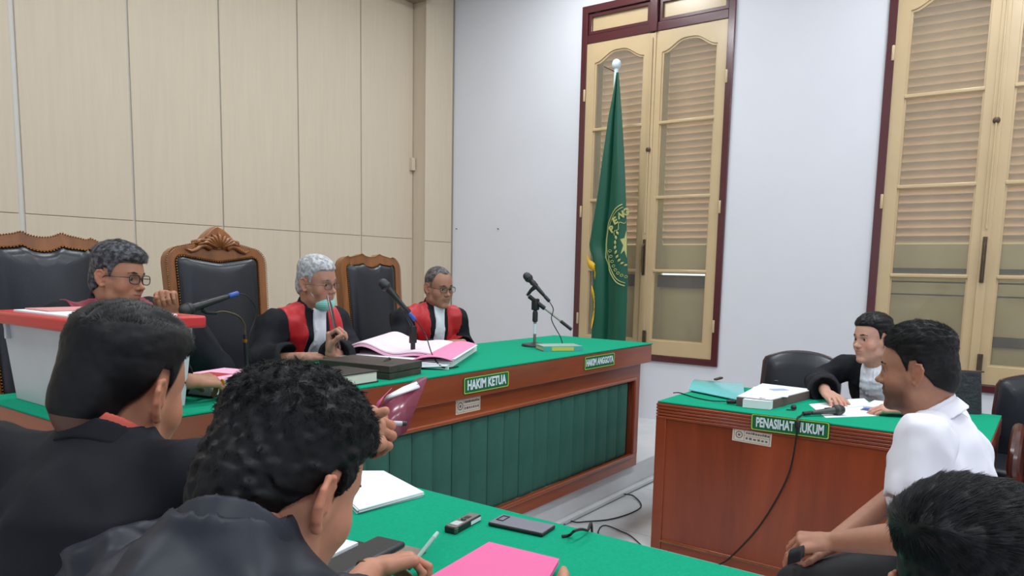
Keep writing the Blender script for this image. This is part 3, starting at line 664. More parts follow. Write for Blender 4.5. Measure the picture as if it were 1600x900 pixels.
for k in range(5):
    obj('loose_leaf', G().sheet(lambda u, v, k=k: pg(.66 + .34 * u + .01 * k, -.02 + .8 * v + .02 * k, .008 + .006 * k + .012 * u, 0), 6, 6, .0015), MT['paper'], t)
# small green-covered book
t = thing('small_book', 'small teal and yellow book lying by the boom microphone base', 'book', (3.60, 2.285, BZ), -38)
obj('page_block', G().box(-.115, .115, -.075, .07, .004, .026), M('book_pages', (196, 190, 160), .8), t)
obj('cover', G().box(-.118, .118, -.078, .078, .026, .029), M('grey_green_cover', (150, 176, 160), .35), t); obj('cover', G().box(-.118, .118, -.078, .078, 0, .004), MT['sign_green'], t)
obj('spine', G().box(-.118, .118, -.081, -.077, 0, .029), M('teal_spine', (70, 170, 160), .4), t)
obj('spine_band', G().box(-.07, .06, -.0825, -.081, .004, .025), M('yellow_band', (206, 196, 90), .5), t)

# microphones
def mic(parent, M4, col='black_plastic', ring=None, L=.165):
    """handheld microphone: head at +y end; origin at the tail"""
    R_ = M4 @ R3(-90, 0, 0)
    obj('handle', G().lathe([(.008, 0), (.010, .004), (.0115, .03), (.0145, L * .55), (.0165, L - .045), (.017, L - .04)], 16, R_), MT[col], parent, True)
    obj('head_grille', G().lathe([(.016, L - .042), (.0225, L - .038), (.0245, L - .018), (.0235, L - .004), (.018, L + .008), (.008, L + .014), (.001, L + .015)], 18, R_), MT['grey_mesh'], parent, True)
    obj('grille_band', G().lathe([(.0235, L - .032), (.0258, L - .030), (.0258, L - .020), (.0240, L - .018)], 18, R_), MT[col], parent, True)
    obj('switch', G().box(-.004, .004, L * .45, L * .62, .0125, .0165, M4), MT['black_plastic'], parent)
    obj('connector', G().lathe([(.0095, -.045), (.0105, -.04), (.0105, -.008), (.009, 0)], 14, R_), MT[ring or 'black_plastic'], parent, True)
def aimY(p, d, up=(0, 0, 1)):
    y = Vector(d).normalized(); x = y.cross(Vector(up)).normalized(); z = x.cross(y); m = Matrix((x, y, z)).transposed().to_4x4(); m.translation = Vector(p); return m
# right: boom stand
bs = Vector((3.666, 2.50, BZ))
t = thing('boom_microphone', 'microphone on a small boom stand with round base, near the flag', 'microphone', bs)
obj('base', G().lathe([(.075, 0), (.078, .006), (.074, .014), (.03, .020), (.012, .024)], 32), MT['grey_mesh'], t)
obj('pole', G().lathe([(.0085, .02), (.0085, .24)], 12), MT['steel'], t); obj('white_tape', G().lathe([(.0094, .075), (.0094, .135)], 12), MT['sign_white'], t)
obj('pole_clutch', G().lathe([(.010, .145), (.016, .15), (.016, .20), (.011, .215)], 14), MT['black_plastic'], t)
jn = Vector((0, 0, .268)); e1 = Vector((3.785, 2.317, 1.075)) - bs; hd = Vector((3.628, 2.555, 1.398)) - bs
dr = (e1 - jn).normalized()
obj('joint', G().box(-.018, .018, -.02, .02, .215, .285), MT['black_plastic'], t, bevel=.008, seg=3)
obj('boom_bar', G().tube([jn - dr * .07, jn + dr * .19], .006, 10), MT['steel'], t)
obj('boom_sleeve', G().tube([jn - dr * .05, jn + dr * .07], .013, 12), MT['black_plastic'], t); obj('boom_grip', G().tube([jn + dr * .19, e1], .010, 12), MT['black_plastic'], t)
hw_ = hd + bs; dh = float(CM[2] @ np.array((hw_.x, hw_.y, hw_.z - CAM_H)))
tail = at_d(854, 466, dh * .995) - bs; md = (hd - tail).normalized(); tail = hd - md * .175
cl_ = jn - dr * .07; mid_ = tail + md * .075; obj('mic_clip', G().tube([cl_ + dr * .01, cl_ * .5 + mid_ * .5, mid_, mid_ + md * .03], [.009, .011, .0195, .0195], 12), MT['black_plastic'], t)
mic(t, aimY(tail, md))
cb = spline([tail - md * .04, tail - md * .08 + Vector((0, 0, -.02)), at_d(862, 500, dh) - bs, at_d(875, 525, dh) - bs, on_z(883, 543, BZ) - bs + Vector((0, 0, .005)), on_z(905, 540, BZ) - bs + Vector((0, 0, .004))], 10)
obj('cable', G().tube(cb, .003, 6), MT['dark_rubber'], t)
# middle: microphone on a black gooseneck post with blue connector
b2 = Vector((2.614, 2.492, BZ))
t = thing('post_microphone', 'microphone with blue connector on a black post, above the open case file', 'microphone', b2)
obj('base', G().lathe([(.06, 0), (.062, .006), (.056, .012), (.012, .016)], 28), MT['black_plastic'], t)
obj('pole', G().box(-.010, .010, -.008, .008, .01, .13), MT['black_plastic'], t, bevel=.003); obj('upper_sleeve', G().box(-.018, .018, -.010, .010, .09, .172), MT['black_plastic'], t, bevel=.003)
h2 = Vector((2.511, 2.596, 1.350)) - b2; t2 = Vector((2.600, 2.505, 1.205)) - b2; d2 = (h2 - t2).normalized()
obj('swivel', G().tube([(0, 0, .165), t2 + d2 * .03 + Vector((0, 0, -.012))], .008, 8), MT['black_plastic'], t)
mic(t, aimY(t2, d2), ring='blue_ring', L=(h2 - t2).length)
cb = spline([t2 - d2 * .04, t2 - d2 * .08, Vector((.03, -.06, .12)), on_z(676, 574, BZ) - b2 + Vector((0, 0, .055)), on_z(692, 578, BZ) - b2 + Vector((0, 0, .012)), on_z(716, 574, BZ) - b2 + Vector((0, 0, .004))], 10)
obj('cable', G().tube(cb, .003, 6), MT['dark_rubber'], t)
# left: gooseneck microphone pointing left
b1 = on_y(386, 566, 2.72); b1.z = BZ
def at1(u, v): return on_y(u, v, 2.72) - b1
t = thing('gooseneck_microphone', 'microphone with blue connector on a gooseneck, pointing left in front of the carved chair', 'microphone', b1)
obj('base', G().lathe([(.055, 0), (.057, .006), (.05, .012), (.01, .016)], 28), MT['black_plastic'], t)
obj('pole', G().tube([(0, 0, .01), at1(383, 522)], .009, 10), MT['black_plastic'], t)
obj('brass_ring', G().tube([at1(383, 535), at1(383, 530)], .0105, 12), MT['stud'], t)
gn = spline([at1(383, 524), at1(382, 508), at1(372, 494), at1(350, 487), at1(332, 489)], 8)
obj('gooseneck', G().tube(gn, .0045, 8), MT['iron'], t)
obj('mic_clip', G().tube([at1(338, 489), at1(322, 488), at1(315, 483)], [.008, .009, .013], 10), MT['black_plastic'], t)
ta, he = at1(357, 463), at1(286, 486); mic(t, aimY(ta, he - ta), ring='blue_ring', L=(he - ta).length)
cb = spline([ta + (ta - he).normalized() * .04, at1(385, 462), at1(399, 480), at1(398, 500), at1(389, 525), at1(388, 550), at1(392, 564)], 8)
obj('cable', G().tube(cb, .003, 6), MT['dark_rubber'], t)

# lawyers' table
LZ = .775
def lz(u, v): return on_z(u, v, LZ)
A, Bb, Cc, Dd = lz(1076, 612), lz(1163, 630), lz(1160, 603), lz(1090, 601)
cn = (A + Bb + Cc + Dd) / 4
MT['aqua'] = M('aqua_clear_plastic', (110, 206, 208), .18, coat=.5, alpha=.86)
t = thing('document_sleeve', 'shiny aqua plastic document sleeve lying at the left end of the lawyers\' table', 'folder', cn)
def bl(p0, p1, p2, p3, u, v): return (p0 * (1 - u) + p1 * u) * (1 - v) + (p3 * (1 - u) + p2 * u) * v
obj('sleeve', G().sheet(lambda u, v: bl(A, Bb, Cc, Dd, u, v) - cn + Vector((0, 0, .012 + .035 * math.sin(math.pi * min(v, .96)) ** .6 * (1 - .25 * u))), 12, 10, .004), MT['aqua'], t)
obj('paper_inside', G().sheet(lambda u, v: bl(A, Bb, Cc, Dd, .05 + .9 * u, .05 + .9 * v) - cn + Vector((0, 0, .006 + .032 * math.sin(math.pi * (.05 + .9 * v)) ** .6 * (1 - .25 * u))), 12, 10, .006), MT['paper'], t)
obj('binder_clip', G().box(-.05, .05, -.01, .01, .0, .012, TR(lz(1122, 601) - cn + Vector((0, 0, .03)))), MT['iron'], t, bevel=.003)
A, Bb, Cc, Dd = lz(1150, 634), lz(1203, 640), lz(1271, 622), lz(1190, 612)
cn = (A + Bb + Cc + Dd) / 4
t = thing('document_pile', 'thick pile of bound papers with a blue card on top on the lawyers\' table', 'papers', cn)
def slab(P, z0, z1, s=1.0): return G().prism([tuple(((p - cn) * s).xy) for p in P], z0, z1)
obj('bound_book', slab((A, Bb, Cc, Dd), 0, .044), M('brown_document_edge', (104, 82, 80), .6), t, bevel=.002)
obj('page_edge', G().prism([tuple((p - cn).xy) for p in (lz(1160, 637), lz(1203, 641), lz(1207, 639), lz(1164, 635))], .002, .042), MT['paper'], t)
obj('paper_sheet', slab((A, Bb, Cc, Dd), .044, .048, .98), MT['paper'], t); obj('paper_sheet', G().box(-.15, .12, -.09, .1, .048, .0505, R3(0, 0, 12)), MT['paper'], t)
obj('blue_card', G().box(-.045, .045, -.025, .025, .0505, .0525, TR(lz(1216, 624) - cn) @ R3(0, 0, -40)), M('blue_card', (150, 170, 214), .5), t)
obj('black_clip', G().box(-.012, .012, -.01, .01, .0505, .060, TR(lz(1212, 611) - cn)), MT['black_plastic'], t, bevel=.003)
def table_mic(label, head, tail, z=.026):
    h_, t_ = on_z(*head, LZ + z), on_z(*tail, LZ + .016); c0 = (h_ + t_) / 2; c0.z = LZ
    t = thing('handheld_microphone', label, 'microphone', c0, group='microphones on the lawyers\' table'); d = h_ - t_
    mic(t, aimY(t_ - c0 + Vector((0, 0, 0)), d), L=d.length * .97, col='mic_grey'); return t, t_, c0, d.normalized()
MT['mic_grey'] = M('microphone_grey', (70, 70, 68), .4)
t, t_, c0, d = table_mic('grey microphone lying by the aqua sleeve, left of the sign PENASIHAT HUKUM', (1198, 630), (1150, 628))
cb = spline([t_ - d * .05 - c0, lz(1110, 627) - c0 + Vector((0, 0, .004)), lz(1085, 622) - c0 + Vector((0, 0, .004)), lz(1062, 615) - c0 + Vector((0, 0, .004)), lz(1052, 615) - c0 + Vector((0, 0, .004))], 8)
obj('cable', G().tube(cb, .003, 6), MT['dark_rubber'], t)
t, t_, c0, d = table_mic('grey microphone lying on white papers above the sign PENASIHAT HUKUM', (1316, 640), (1268, 645))
pth = [t_ - d * .04 - c0, lz(1250, 652) - c0 + Vector((0, 0, .005)), Vector((3.452, .905, .776)) - c0, Vector((3.440, .900, .70)) - c0, Vector((3.448, .93, .5)) - c0, Vector((3.452, 1.04, .25)) - c0, Vector((3.44, 1.17, .06)) - c0, Vector((3.38, 1.22, .01)) - c0, Vector((3.2, 1.1, .008)) - c0]
obj('cable', G().tube(spline(pth, 10), .004, 6), MT['dark_rubber'], t)
obj('cable_end', G().lathe([(.010, 0), (.013, .006), (.013, .03), (.008, .036)], 12, TR(Vector((3.448, .900, .770)) - c0) @ R3(180, 0, 0)), MT['dark_rubber'], t)
p = lz(1240, 640); t = thing('small_clip_microphone', 'tiny black knob-like piece lying right of the document pile', 'microphone', p)
obj('head', G().lathe([(.001, 0), (.012, .003), (.014, .012), (.010, .022), (.001, .026)], 14), MT['grey_mesh'], t, True); obj('lead', G().tube(spline([(0, 0, .005), (-.03, -.01, .004), (-.05, .02, .004)], 6), .003, 6), MT['dark_rubber'], t)
def sheet_poly(name, label, cat, uv, z0, z1, mat, group=None):
    P = [lz(*q_) for q_ in uv]; c0 = sum(P, Vector()) / len(P); c0.z = 0
    o = obj(name, G().prism([tuple((p - c0).xy) for p in P], z0, z1), mat, loc=c0); return tag(o, label, cat, group)
sheet_poly('paper_sheet', 'white sheet under the handheld microphone before the young lawyer', 'paper', [(1264, 632), (1330, 625), (1374, 650), (1290, 653)], LZ, LZ + .0015, MT['paper'])
sheet_poly('writing_pad', 'white pad the young lawyer rests his right hand on', 'paper', [(1290, 627), (1350, 624), (1362, 634), (1312, 640)], LZ + .0016, LZ + .006, MT['paper'])
sheet_poly('blue_folder', 'blue folder edge under white papers by the young lawyer\'s left hand', 'folder', [(1344, 641), (1412, 650), (1440, 640), (1370, 630)], LZ, LZ + .004, M('blue_folder', (50, 74, 150), .4))
sheet_poly('open_papers', 'white papers on the blue folder by the young lawyer\'s left hand', 'papers', [(1348, 638), (1410, 646), (1432, 637), (1366, 629)], LZ + .0042, LZ + .013, MT['paper'])
bgp = on_z(1498, 648, LZ); bgp.x += .09; bgp.y += .03
t = thing('handbag', 'black quilted handbag standing on the lawyers\' table behind the man in white', 'bag', (bgp.x, bgp.y, LZ), -70)
s_ = G(); 
def bagp(u, v):
    a_ = 2 * math.pi * u; k_ = 1 - .12 * v; w_, d_ = .115 * k_, .06 * (1 - .5 * v)
    return Vector((w_ * math.copysign(abs(math.cos(a_)) ** .5, math.cos(a_)), d_ * math.copysign(abs(math.sin(a_)) ** .5, math.sin(a_)), .20 * v))
s_.sheet(bagp, 29, 8); n = 29; s_.f.append(tuple(range(28))); s_.f.append(tuple(7 * n + k for k in range(28)))
MT['bag'] = M('black_bag_fabric', (30, 36, 42), .5, bump=(40, .8, .01)); obj('bag_body', s_, MT['bag'], t, smooth=50)
obj('zip', G().box(-.115, .115, -.006, .006, .198, .206), MT['iron'], t, bevel=.002)
obj('strap', G().tube(spline([(-.08, 0, .19), (-.07, .05, .20), (.0, .07, .15), (.07, .06, .19), (.09, .0, .19)], 6), .008, 8), MT['bag'], t)

# foreground table
FZ = PT
def pz(u, v, z=0): return on_z(u, v, FZ + z)
def stack(name, label, cat, uv, hh, n, mat, mat2=None):
    P = [pz(*q_) for q_ in uv]; c0 = sum(P, Vector()) / len(P); t = thing(name, label, cat, c0); r_ = random.Random(2)
    for k in range(n):
        dx, dy, a_ = r_.uniform(-.003, .003), r_.uniform(-.003, .003), r_.uniform(-1.2, 1.2)
        obj('sheet', G().prism([tuple((p - c0).xy) for p in P], hh * k / n, hh * (k + .93) / n, TR(dx, dy, 0) @ R3(0, 0, a_)), mat2 if mat2 and k == 1 else mat, t)
    return t
stack('paper_stack', 'stack of white printed sheets on the green cloth beyond the curly-haired man', 'papers', [(520, 765), (560, 804), (662, 776), (600, 742), (560, 742)], .014, 5, MT['paper'], M('blue_grey_sheet', (150, 170, 200), .6))
# voice recorder
a, b_, c_ = pz(712, 836), pz(752, 814), pz(700, 828)
ax_ = math.degrees(math.atan2(b_.y - a.y, b_.x - a.x)); Lr = (b_ - a).length; Wr = .034
t = thing('voice_recorder', 'silver and black voice recorder lying on the green cloth left of the phone', 'recorder', a, ax_)
obj('body', G().box(0, Lr, 0, Wr, 0, .017), MT['black_plastic'], t, bevel=.003, seg=3); obj('top_plate', G().box(.003, Lr - .003, .002, Wr - .002, .017, .0185), MT['steel'], t, bevel=.001)
obj('display', G().box(.016, .044, .006, Wr - .006, .0185, .0192), M('grey_display', (196, 202, 204), .2), t)
obj('button', G().lathe([(.007, 0), (.007, .002), (.001, .003)], 14, TR(.062, Wr / 2, .0185)), MT['black_plastic'], t); obj('button', G().box(.074, .09, .010, Wr - .01, .0185, .0198), MT['black_plastic'], t, bevel=.001)
obj('side_label', G().box(Lr * .58, Lr * .97, -.0008, 0, .004, .013), MT['sign_white'], t)
for k in range(3): obj('microphone_slot', G().box(-.0012, .010, -.0012, .004, .004 + k * .0045, .006 + k * .0045), MT['steel'], t)
# phone in a grey case
a, b_, c_ = pz(762, 822), pz(855, 842), pz(777, 811)
ux = (b_ - a).normalized(); Lp = (b_ - a).length
t = thing('smartphone', 'dark phone in a grey case lying face down on the green cloth', 'phone', a, math.degrees(math.atan2(ux.y, ux.x)))
obj('case', G().box(0, .155, 0, .074, 0, .0105), MT['black_plastic'], t, bevel=.004, seg=3); obj('back_plate', G().box(.002, .153, .002, .072, .0100, .0112), M('grey_case_back', (112, 112, 124), .45), t, bevel=.001)
obj('camera_bump', G().ring(q2 := [(.010, .025), (.030, .025), (.030, .062), (.010, .062)], [(.012, .027), (.028, .027), (.028, .060), (.012, .060)], .0112, .0130), MT['black_plastic'], t)
# cable end over the table edge, running on to the floor
e0 = pz(878, 838, .004)
t = thing('black_cable', 'thin black cable looping over the edge of the foreground table', 'cable', (e0.x, e0.y, 0))
pp = [e0, pz(890, 836, .006), pz(897, 830, .028), pz(908, 827, .026), pz(918, 829, .008), Vector((px1 + .02, .90, FZ - .01)), Vector((px1 + .03, .90, .45)), Vector((1.75, .95, .03)), Vector((2.4, 1.25, .012)), on_z(935, 830, .012), on_z(975, 832, .012), on_z(1000, 850, .012), on_z(1003, 857, .012)]
obj('lead', G().tube([p - Vector((e0.x, e0.y, 0)) for p in spline(pp, 8)], .0035, 6), MT['dark_rubber'], t)
t = thing('floor_cable', 'black cable curving over the marble floor from the small floor socket', 'cable', on_z(975, 772, 0))
o_ = on_z(975, 772, 0)
pp = [on_z(975, 772, .02), on_z(990, 775, .012), on_z(1002, 790, .012), on_z(985, 802, .012), on_z(950, 812, .012), on_z(905, 816, .012), on_z(880, 822, .012), Vector((2.6, 1.7, .012))]
obj('lead', G().tube([p - o_ for p in spline(pp, 8)], .004, 6), MT['dark_rubber'], t)
obj('floor_socket', G().box(-.03, .03, -.02, .03, .004, .024), MT['iron'], t, bevel=.004)
# notebook / organiser under the curly-haired man's hand
t = thing('organiser', 'black zip organiser with a white notebook under the curly-haired man\'s chin', 'organiser', pz(520, 885), 30)
a_ = math.degrees(math.atan2((pz(575, 862) - pz(490, 905)).y, (pz(575, 862) - pz(490, 905)).x))
t.rotation_euler = (0, 0, math.radians(a_))
obj('cover', G().box(-.13, .115, -.07, .03, 0, .018), MT['leather'], t, bevel=.006, seg=3); obj('cover', G().box(-.12, .13, -.10, -.02, .018, .034), MT['leather'], t, bevel=.007, seg=3)
obj('white_pages', G().box(-.125, .085, .0, .08, .019, .027), MT['paper'], t, bevel=.001)
ph = pz(615, 872)
t = thing('phone_in_grey_sleeve', 'taupe phone with pale edge under the curly-haired man\'s hand', 'phone', ph, a_)
obj('body', G().box(-.085, .065, -.045, .035, 0, .007), M('taupe_phone_back', (128, 122, 112), .35), t, bevel=.003, seg=3); obj('edge_band', G().box(-.086, .066, .035, .0365, .001, .006), MT['sign_white'], t)
# pink folder held at the bottom
A, Bb, Cc, Dd = pz(660, 915, .03), pz(764, 853, .012), pz(874, 880, .02), pz(830, 960, .05)
cn = (A + Bb + Cc + Dd) / 4; t = thing('pink_folder', 'bright pink card folder held by a thumb at the bottom edge of the picture', 'folder', (cn.x, cn.y, FZ))
cn.z = FZ
MT['pink_card'] = M('pink_card', (226, 104, 158), .7)
obj('front_cover', G().sheet(lambda u, v: bl(A, Bb, Cc, Dd, u, v) - cn + Vector((0, 0, .010)), 4, 4, .0012), MT['pink_card'], t)
obj('back_cover', G().sheet(lambda u, v: bl(A, Bb, Cc, Dd, u, v) - cn + Vector((0, 0, .002)), 4, 4, .0012), MT['pink_card'], t)
obj('sheet', G().sheet(lambda u, v: bl(A, Bb, Cc, Dd, u * .96, v * .96) - cn + Vector((0, 0, .0075)), 4, 4, .004), MT['paper'], t)

# the court flag on its pole before the first window
fp = Vector((5.62, 3.062, PLZ))
t = thing('court_flag', 'dark green flag with gold emblem and fringe hanging on a white pole before the window', 'flag', fp)
tip = Vector((5.62, 3.085, 3.075)) - fp
obj('pole_foot', G().lathe([(.15, 0), (.15, .03), (.05, .05), (.03, .12)], 24), MT['carved'], t)
obj('pole', G().tube([(0, 0, .05), tip], .019, 12), MT['sign_white'], t)
obj('finial', G().lathe([(.018, 0), (.034, .015), (.038, .04), (.030, .066), (.01, .078)], 20, TR(tip)), MT['sign_white'], t, True)
obj('tie', G().tube([tip + Vector((0, 0, -.03)), tip + Vector((-.03, .03, -.01)), tip + Vector((-.05, .09, .02))], .004, 6), MT['iron'], t)
# hanging cloth: left and right edge as seen down the drop, gathered in folds
zt = 3.03 - PLZ; zb = .52
def edges(w):                                    # w 0 top .. 1 bottom; y offsets of left (+) and right (-) edges
    L_ = np.interp(w, [0, .06, .15, .4, .60, .64, .82, 1], [-.012, .005, .040, .100, .168, .125, .105, .115]); R_ = np.interp(w, [0, .15, .4, .7, 1], [-.030, -.070, -.125, -.180, -.190])
    return L_, R_
def fl_(u, w):
    L_, R_ = edges(w); y = L_ + (R_ - L_) * u + (-.03 - .0) * w * 0
    fold = .045 * min(1, w * 3 + .15)
    x = -.060 - fold * (.5 * math.sin(u * 9 + 1.0) + .35 * math.sin(u * 4 + w * 2) + .8 * math.exp(-((u - .36) / .05) ** 2) * -1) - .02 * w
    return Vector((x, y, zt + (zb - zt) * w))
def flat_x(u, w): return fl_(u, w)
g = G(); g.sheet(fl_, 49, 50); fo = obj('flag_cloth', g, MT['flag'], t, True); so = fo.modifiers.new('thickness', 'SOLIDIFY'); so.thickness = .003
# gold emblem printed on the right part of the cloth: arcs, letters, wreath; all lie just proud of the folds
def on_flag(dy, z):                              # point on the cloth at this y offset and height
    w = (zt - (z - PLZ)) / (zt - zb); L_, R_ = edges(w); u = (dy - L_) / (R_ - L_); p = fl_(min(1, max(0, u)), w); return p + Vector((-.006, 0, 0)), (0 <= u <= 1)
ec = (-.195, 1.650); ERX, ERY = .240, .345
def em(k_, ph):                                  # ph: 0 = left of the oval, 90 = its top
    a_ = math.radians(ph); return on_flag(ec[0] + ERX * k_ * math.cos(a_), ec[1] + ERY * k_ * math.sin(a_))
def strip(k_, a0, a1, th=.004, n=30, wob=0.):
    pts = []
    for k in range(n + 1):
        p, ok = em(k_ + wob * math.sin(k * .55), a0 + (a1 - a0) * k / n)
        if ok: pts.append(p)
    if len(pts) > 2: obj('emblem_ring', G().tube(pts, th, 6), MT['flag_gold'], fo)
strip(1.0, -95, 95, .0050); strip(.93, -95, 95, .0035); strip(.60, 20, 85, .0035, wob=.05)
for ph, ch in zip((27, 45, 62, 78), 'PENG'):
    p, ok = em(.77, ph)
    text('lettering', ch, .078, MT['flag_gold'], fo, TR(p + Vector((-.004, 0, 0))) @ FX @ R3(0, 0, (90 - ph) * .62), extrude=.002, bold=.0035)
for k in range(9):
    p, ok = em(.52, 30 - k * 13)
    if ok: obj('wreath_leaf', G().lathe([(.001, -.018), (.009, -.006), (.010, .004), (.001, .020)], 6, TR(p) @ R3(-(30 - k * 13), 0, 0)), MT['flag_gold'], fo)
for k in range(9):
    p, ok = em(.78, -12 - k * 10)
    if ok: obj('chain_link', G().tube([p + Vector((0, .014 * math.cos(j * .785), .010 * math.sin(j * .785))) for j in range(9)], .0025, 5), MT['flag_gold'], fo)
st_ = [(-.150, 1.76), (-.140, 1.70), (-.110, 1.69), (-.135, 1.64), (-.120, 1.57), (-.145, 1.60), (-.165, 1.54), (-.17, 1.70)]
pp = [on_flag(*q_)[0] for q_ in st_]; g = G(); g.add(pp + [p + Vector((.004, 0, 0)) for p in pp], [tuple(range(8)), tuple(range(15, 7, -1))] + [(i, (i + 1) % 8, 8 + (i + 1) % 8, 8 + i) for i in range(8)]); obj('emblem_figure', g, MT['flag_gold'], fo)
def fringe(pts):
    g = G(); P = spline(pts, 6)
    g.add([tuple(p) for p in P] + [tuple(p + Vector((-.004, -.004 + .004 * (i % 2), -.060 - .014 * (i % 2)))) for i, p in enumerate(P)], [(i, i + 1, len(P) + i + 1, len(P) + i) for i in range(len(P) - 1)])
    o = obj('gold_fringe', g, MT['gold'], fo); m_ = o.modifiers.new('thickness', 'SOLIDIFY'); m_.thickness = .008; return o
def fo_(dy, z): return Vector((-.120, dy, z - PLZ))
fringe([fo_(.172, 1.56), fo_(.150, 1.52), fo_(.115, 1.50), fo_(.095, 1.48), fo_(.090, 1.42)])
fringe([fo_(.122, 1.31), fo_(.100, 1.26), fo_(.085, 1.18), fo_(.090, 1.08), fo_(.105, 1.00)])
# ------------------------------------------------------------------ organic surfaces: smooth unions meshed from a distance field
def sm(a, b, k):
    h = np.clip(.5 + .5 * (b - a) / k, 0, 1); return b + (a - b) * h - k * h * (1 - h)
def vnoise(shape, step, seed, amp=1.):
    """smooth value noise on a grid of this shape; step = cells per noise knot on each axis"""
    rs = np.random.RandomState(seed)
    out = rs.rand(*[int(math.ceil(n / s)) + 3 for n, s in zip(shape, step)]).astype(np.float32) * 2 - 1
    for ax in range(3):
        n, s = shape[ax], step[ax]
        x = np.arange(n) / s; i = x.astype(int); t = (x - i).astype(np.float32); t = t * t * (3 - 2 * t)
        sh = [1, 1, 1]; sh[ax] = n; t = t.reshape(sh)
        out = np.take(out, i, ax) * (1 - t) + np.take(out, i + 1, ax) * t
    return out * amp
class SDF:
    def __init__(s, lo, hi, h):
        s.lo = np.array(lo, float); s.h = h; s.n = np.ceil((np.array(hi) - s.lo) / h).astype(int) + 1
        s.d = np.full(s.n, .05, np.float32)
        s.ax = [(s.lo[i] + h * np.arange(s.n[i])).astype(np.float32) for i in range(3)]
    def P(s):
        return np.meshgrid(*s.ax, indexing='ij', sparse=True)
    def _sub(s, lo, hi):
        a = np.clip(np.floor((np.array(lo) - s.lo) / s.h).astype(int), 0, s.n); b = np.clip(np.ceil((np.array(hi) - s.lo) / s.h).astype(int) + 1, 0, s.n)
        if (b <= a).any(): return None, None
        sl = tuple(slice(a[i], b[i]) for i in range(3))
        return sl, np.meshgrid(*[s.ax[i][a[i]:b[i]] for i in range(3)], indexing='ij', sparse=True)
    def _put(s, sl, d, k, op):
        c = s.d[sl]
        if op == 'add': s.d[sl] = sm(c, d, k)
        elif op == 'sub': s.d[sl] = -sm(-c, d, k)
        elif op == 'and': s.d[sl] = -sm(-c, -d, k)
    def cap(s, a, b, ra, rb=None, k=.01, op='add', sc=(1, 1, 1)):
        rb = ra if rb is None else rb; a = np.array(a, float); b = np.array(b, float); m = max(ra, rb) / min(1, min(sc)) + k + 3 * s.h
        sl, P = s._sub(np.minimum(a, b) - m, np.maximum(a, b) + m)
        if sl is None: return s
        ab = b - a; L = max(1e-9, float(((ab * sc) ** 2).sum()))
        q = [(P[i] - a[i]) * sc[i] for i in range(3)]; abs_ = ab * sc
        t = np.clip((q[0] * abs_[0] + q[1] * abs_[1] + q[2] * abs_[2]) / L, 0, 1)
        d = np.sqrt(sum((q[i] - t * abs_[i]) ** 2 for i in range(3))) - (ra + (rb - ra) * t)
        s._put(sl, d.astype(np.float32), k, op); return s
    def ell(s, c, r, k=.01, op='add', rot=None):
        c = np.array(c, float); r = np.array(r, float); m = max(r) + k + 3 * s.h
        sl, P = s._sub(c - m, c + m)
        if sl is None: return s
        q = [P[i] - c[i] for i in range(3)]
        if rot is not None:
            Rm = np.array(R3(*rot).to_3x3()).T
            q = [Rm[i][0] * q[0] + Rm[i][1] * q[1] + Rm[i][2] * q[2] for i in range(3)]
        k0 = np.sqrt(sum((q[i] / r[i]) ** 2 for i in range(3))); k1 = np.sqrt(sum((q[i] / r[i] ** 2) ** 2 for i in range(3)))
        d = k0 * (k0 - 1) / np.maximum(k1, 1e-6)
        s._put(sl, d.astype(np.float32), k, op); return s
    def chain(s, pts, rs, k=.006, op='add', sc=(1, 1, 1)):
        for i in range(len(pts) - 1): s.cap(pts[i], pts[i + 1], rs[i], rs[i + 1], k, op, sc)
        return s
    def mesh(s, d=None):
        d = s.d if d is None else d
        d = np.ascontiguousarray(np.clip(d, -.03, .03).astype(np.float32))
        for ax in range(3):
            sl = [slice(None)] * 3
            for e in (0, -1): sl[ax] = e; d[tuple(sl)] = np.maximum(d[tuple(sl)], .01)
        g = vdb.FloatGrid(.03); g.copyFromArray(d, tolerance=0.0)
        v, tr, q = g.convertToPolygons(0.0, 0.0)
        return np.array(v, float) * s.h + s.lo, np.array(tr), np.array(q)
def np_mesh(name, parts, mat, tones=None, smooth=True):
    """parts: list of (verts, tris, quads) joined into one mesh; tones: per vertex linear colour"""
    me = bpy.data.meshes.new(name); off = 0; V = []; loops = []; starts = []; n = 0
    for v, tr, q in parts:
        V.append(v)
        for a, w in ((tr, 3), (q, 4)):
            if len(a):
                a = np.asarray(a)[:, ::-1].astype(np.int32) + off; loops.append(a.ravel()); starts.append(n + np.arange(len(a)) * w); n += a.size
        off += len(v)
    V = np.concatenate(V); loops = np.concatenate(loops); starts = np.concatenate(starts)
    me.vertices.add(len(V)); me.vertices.foreach_set('co', V.astype(np.float32).ravel())
    me.loops.add(len(loops)); me.loops.foreach_set('vertex_index', loops.astype(np.int32))
    me.polygons.add(len(starts)); me.polygons.foreach_set('loop_start', starts.astype(np.int32))
    me.update(calc_edges=True)
    if tones is not None:
        a = me.color_attributes.new('tone', 'FLOAT_COLOR', 'POINT')
        a.data.foreach_set('color', np.concatenate([tones, np.ones((len(tones), 1))], 1).astype(np.float32).ravel())
    if smooth: me.shade_smooth()
    me.materials.append(mat); return me
def lapl(v, tr, q, it=2):
    e = np.concatenate([q[:, [0, 1]], q[:, [1, 2]], q[:, [2, 3]], q[:, [3, 0]]] + ([tr[:, [0, 1]], tr[:, [1, 2]], tr[:, [2, 0]]] if len(tr) else []))
    for _ in range(it):
        s = np.zeros_like(v); c = np.zeros(len(v))
        for a, b in ((0, 1), (1, 0)):
            for k in range(3): s[:, k] += np.bincount(e[:, a], v[e[:, b], k], len(v))
            c += np.bincount(e[:, a], minlength=len(v))
        v = .4 * v + .6 * s / np.maximum(c, 1)[:, None]
    return v
def xf(v, M4):
    A = np.array(M4); return v @ A[:3, :3].T + A[:3, 3]

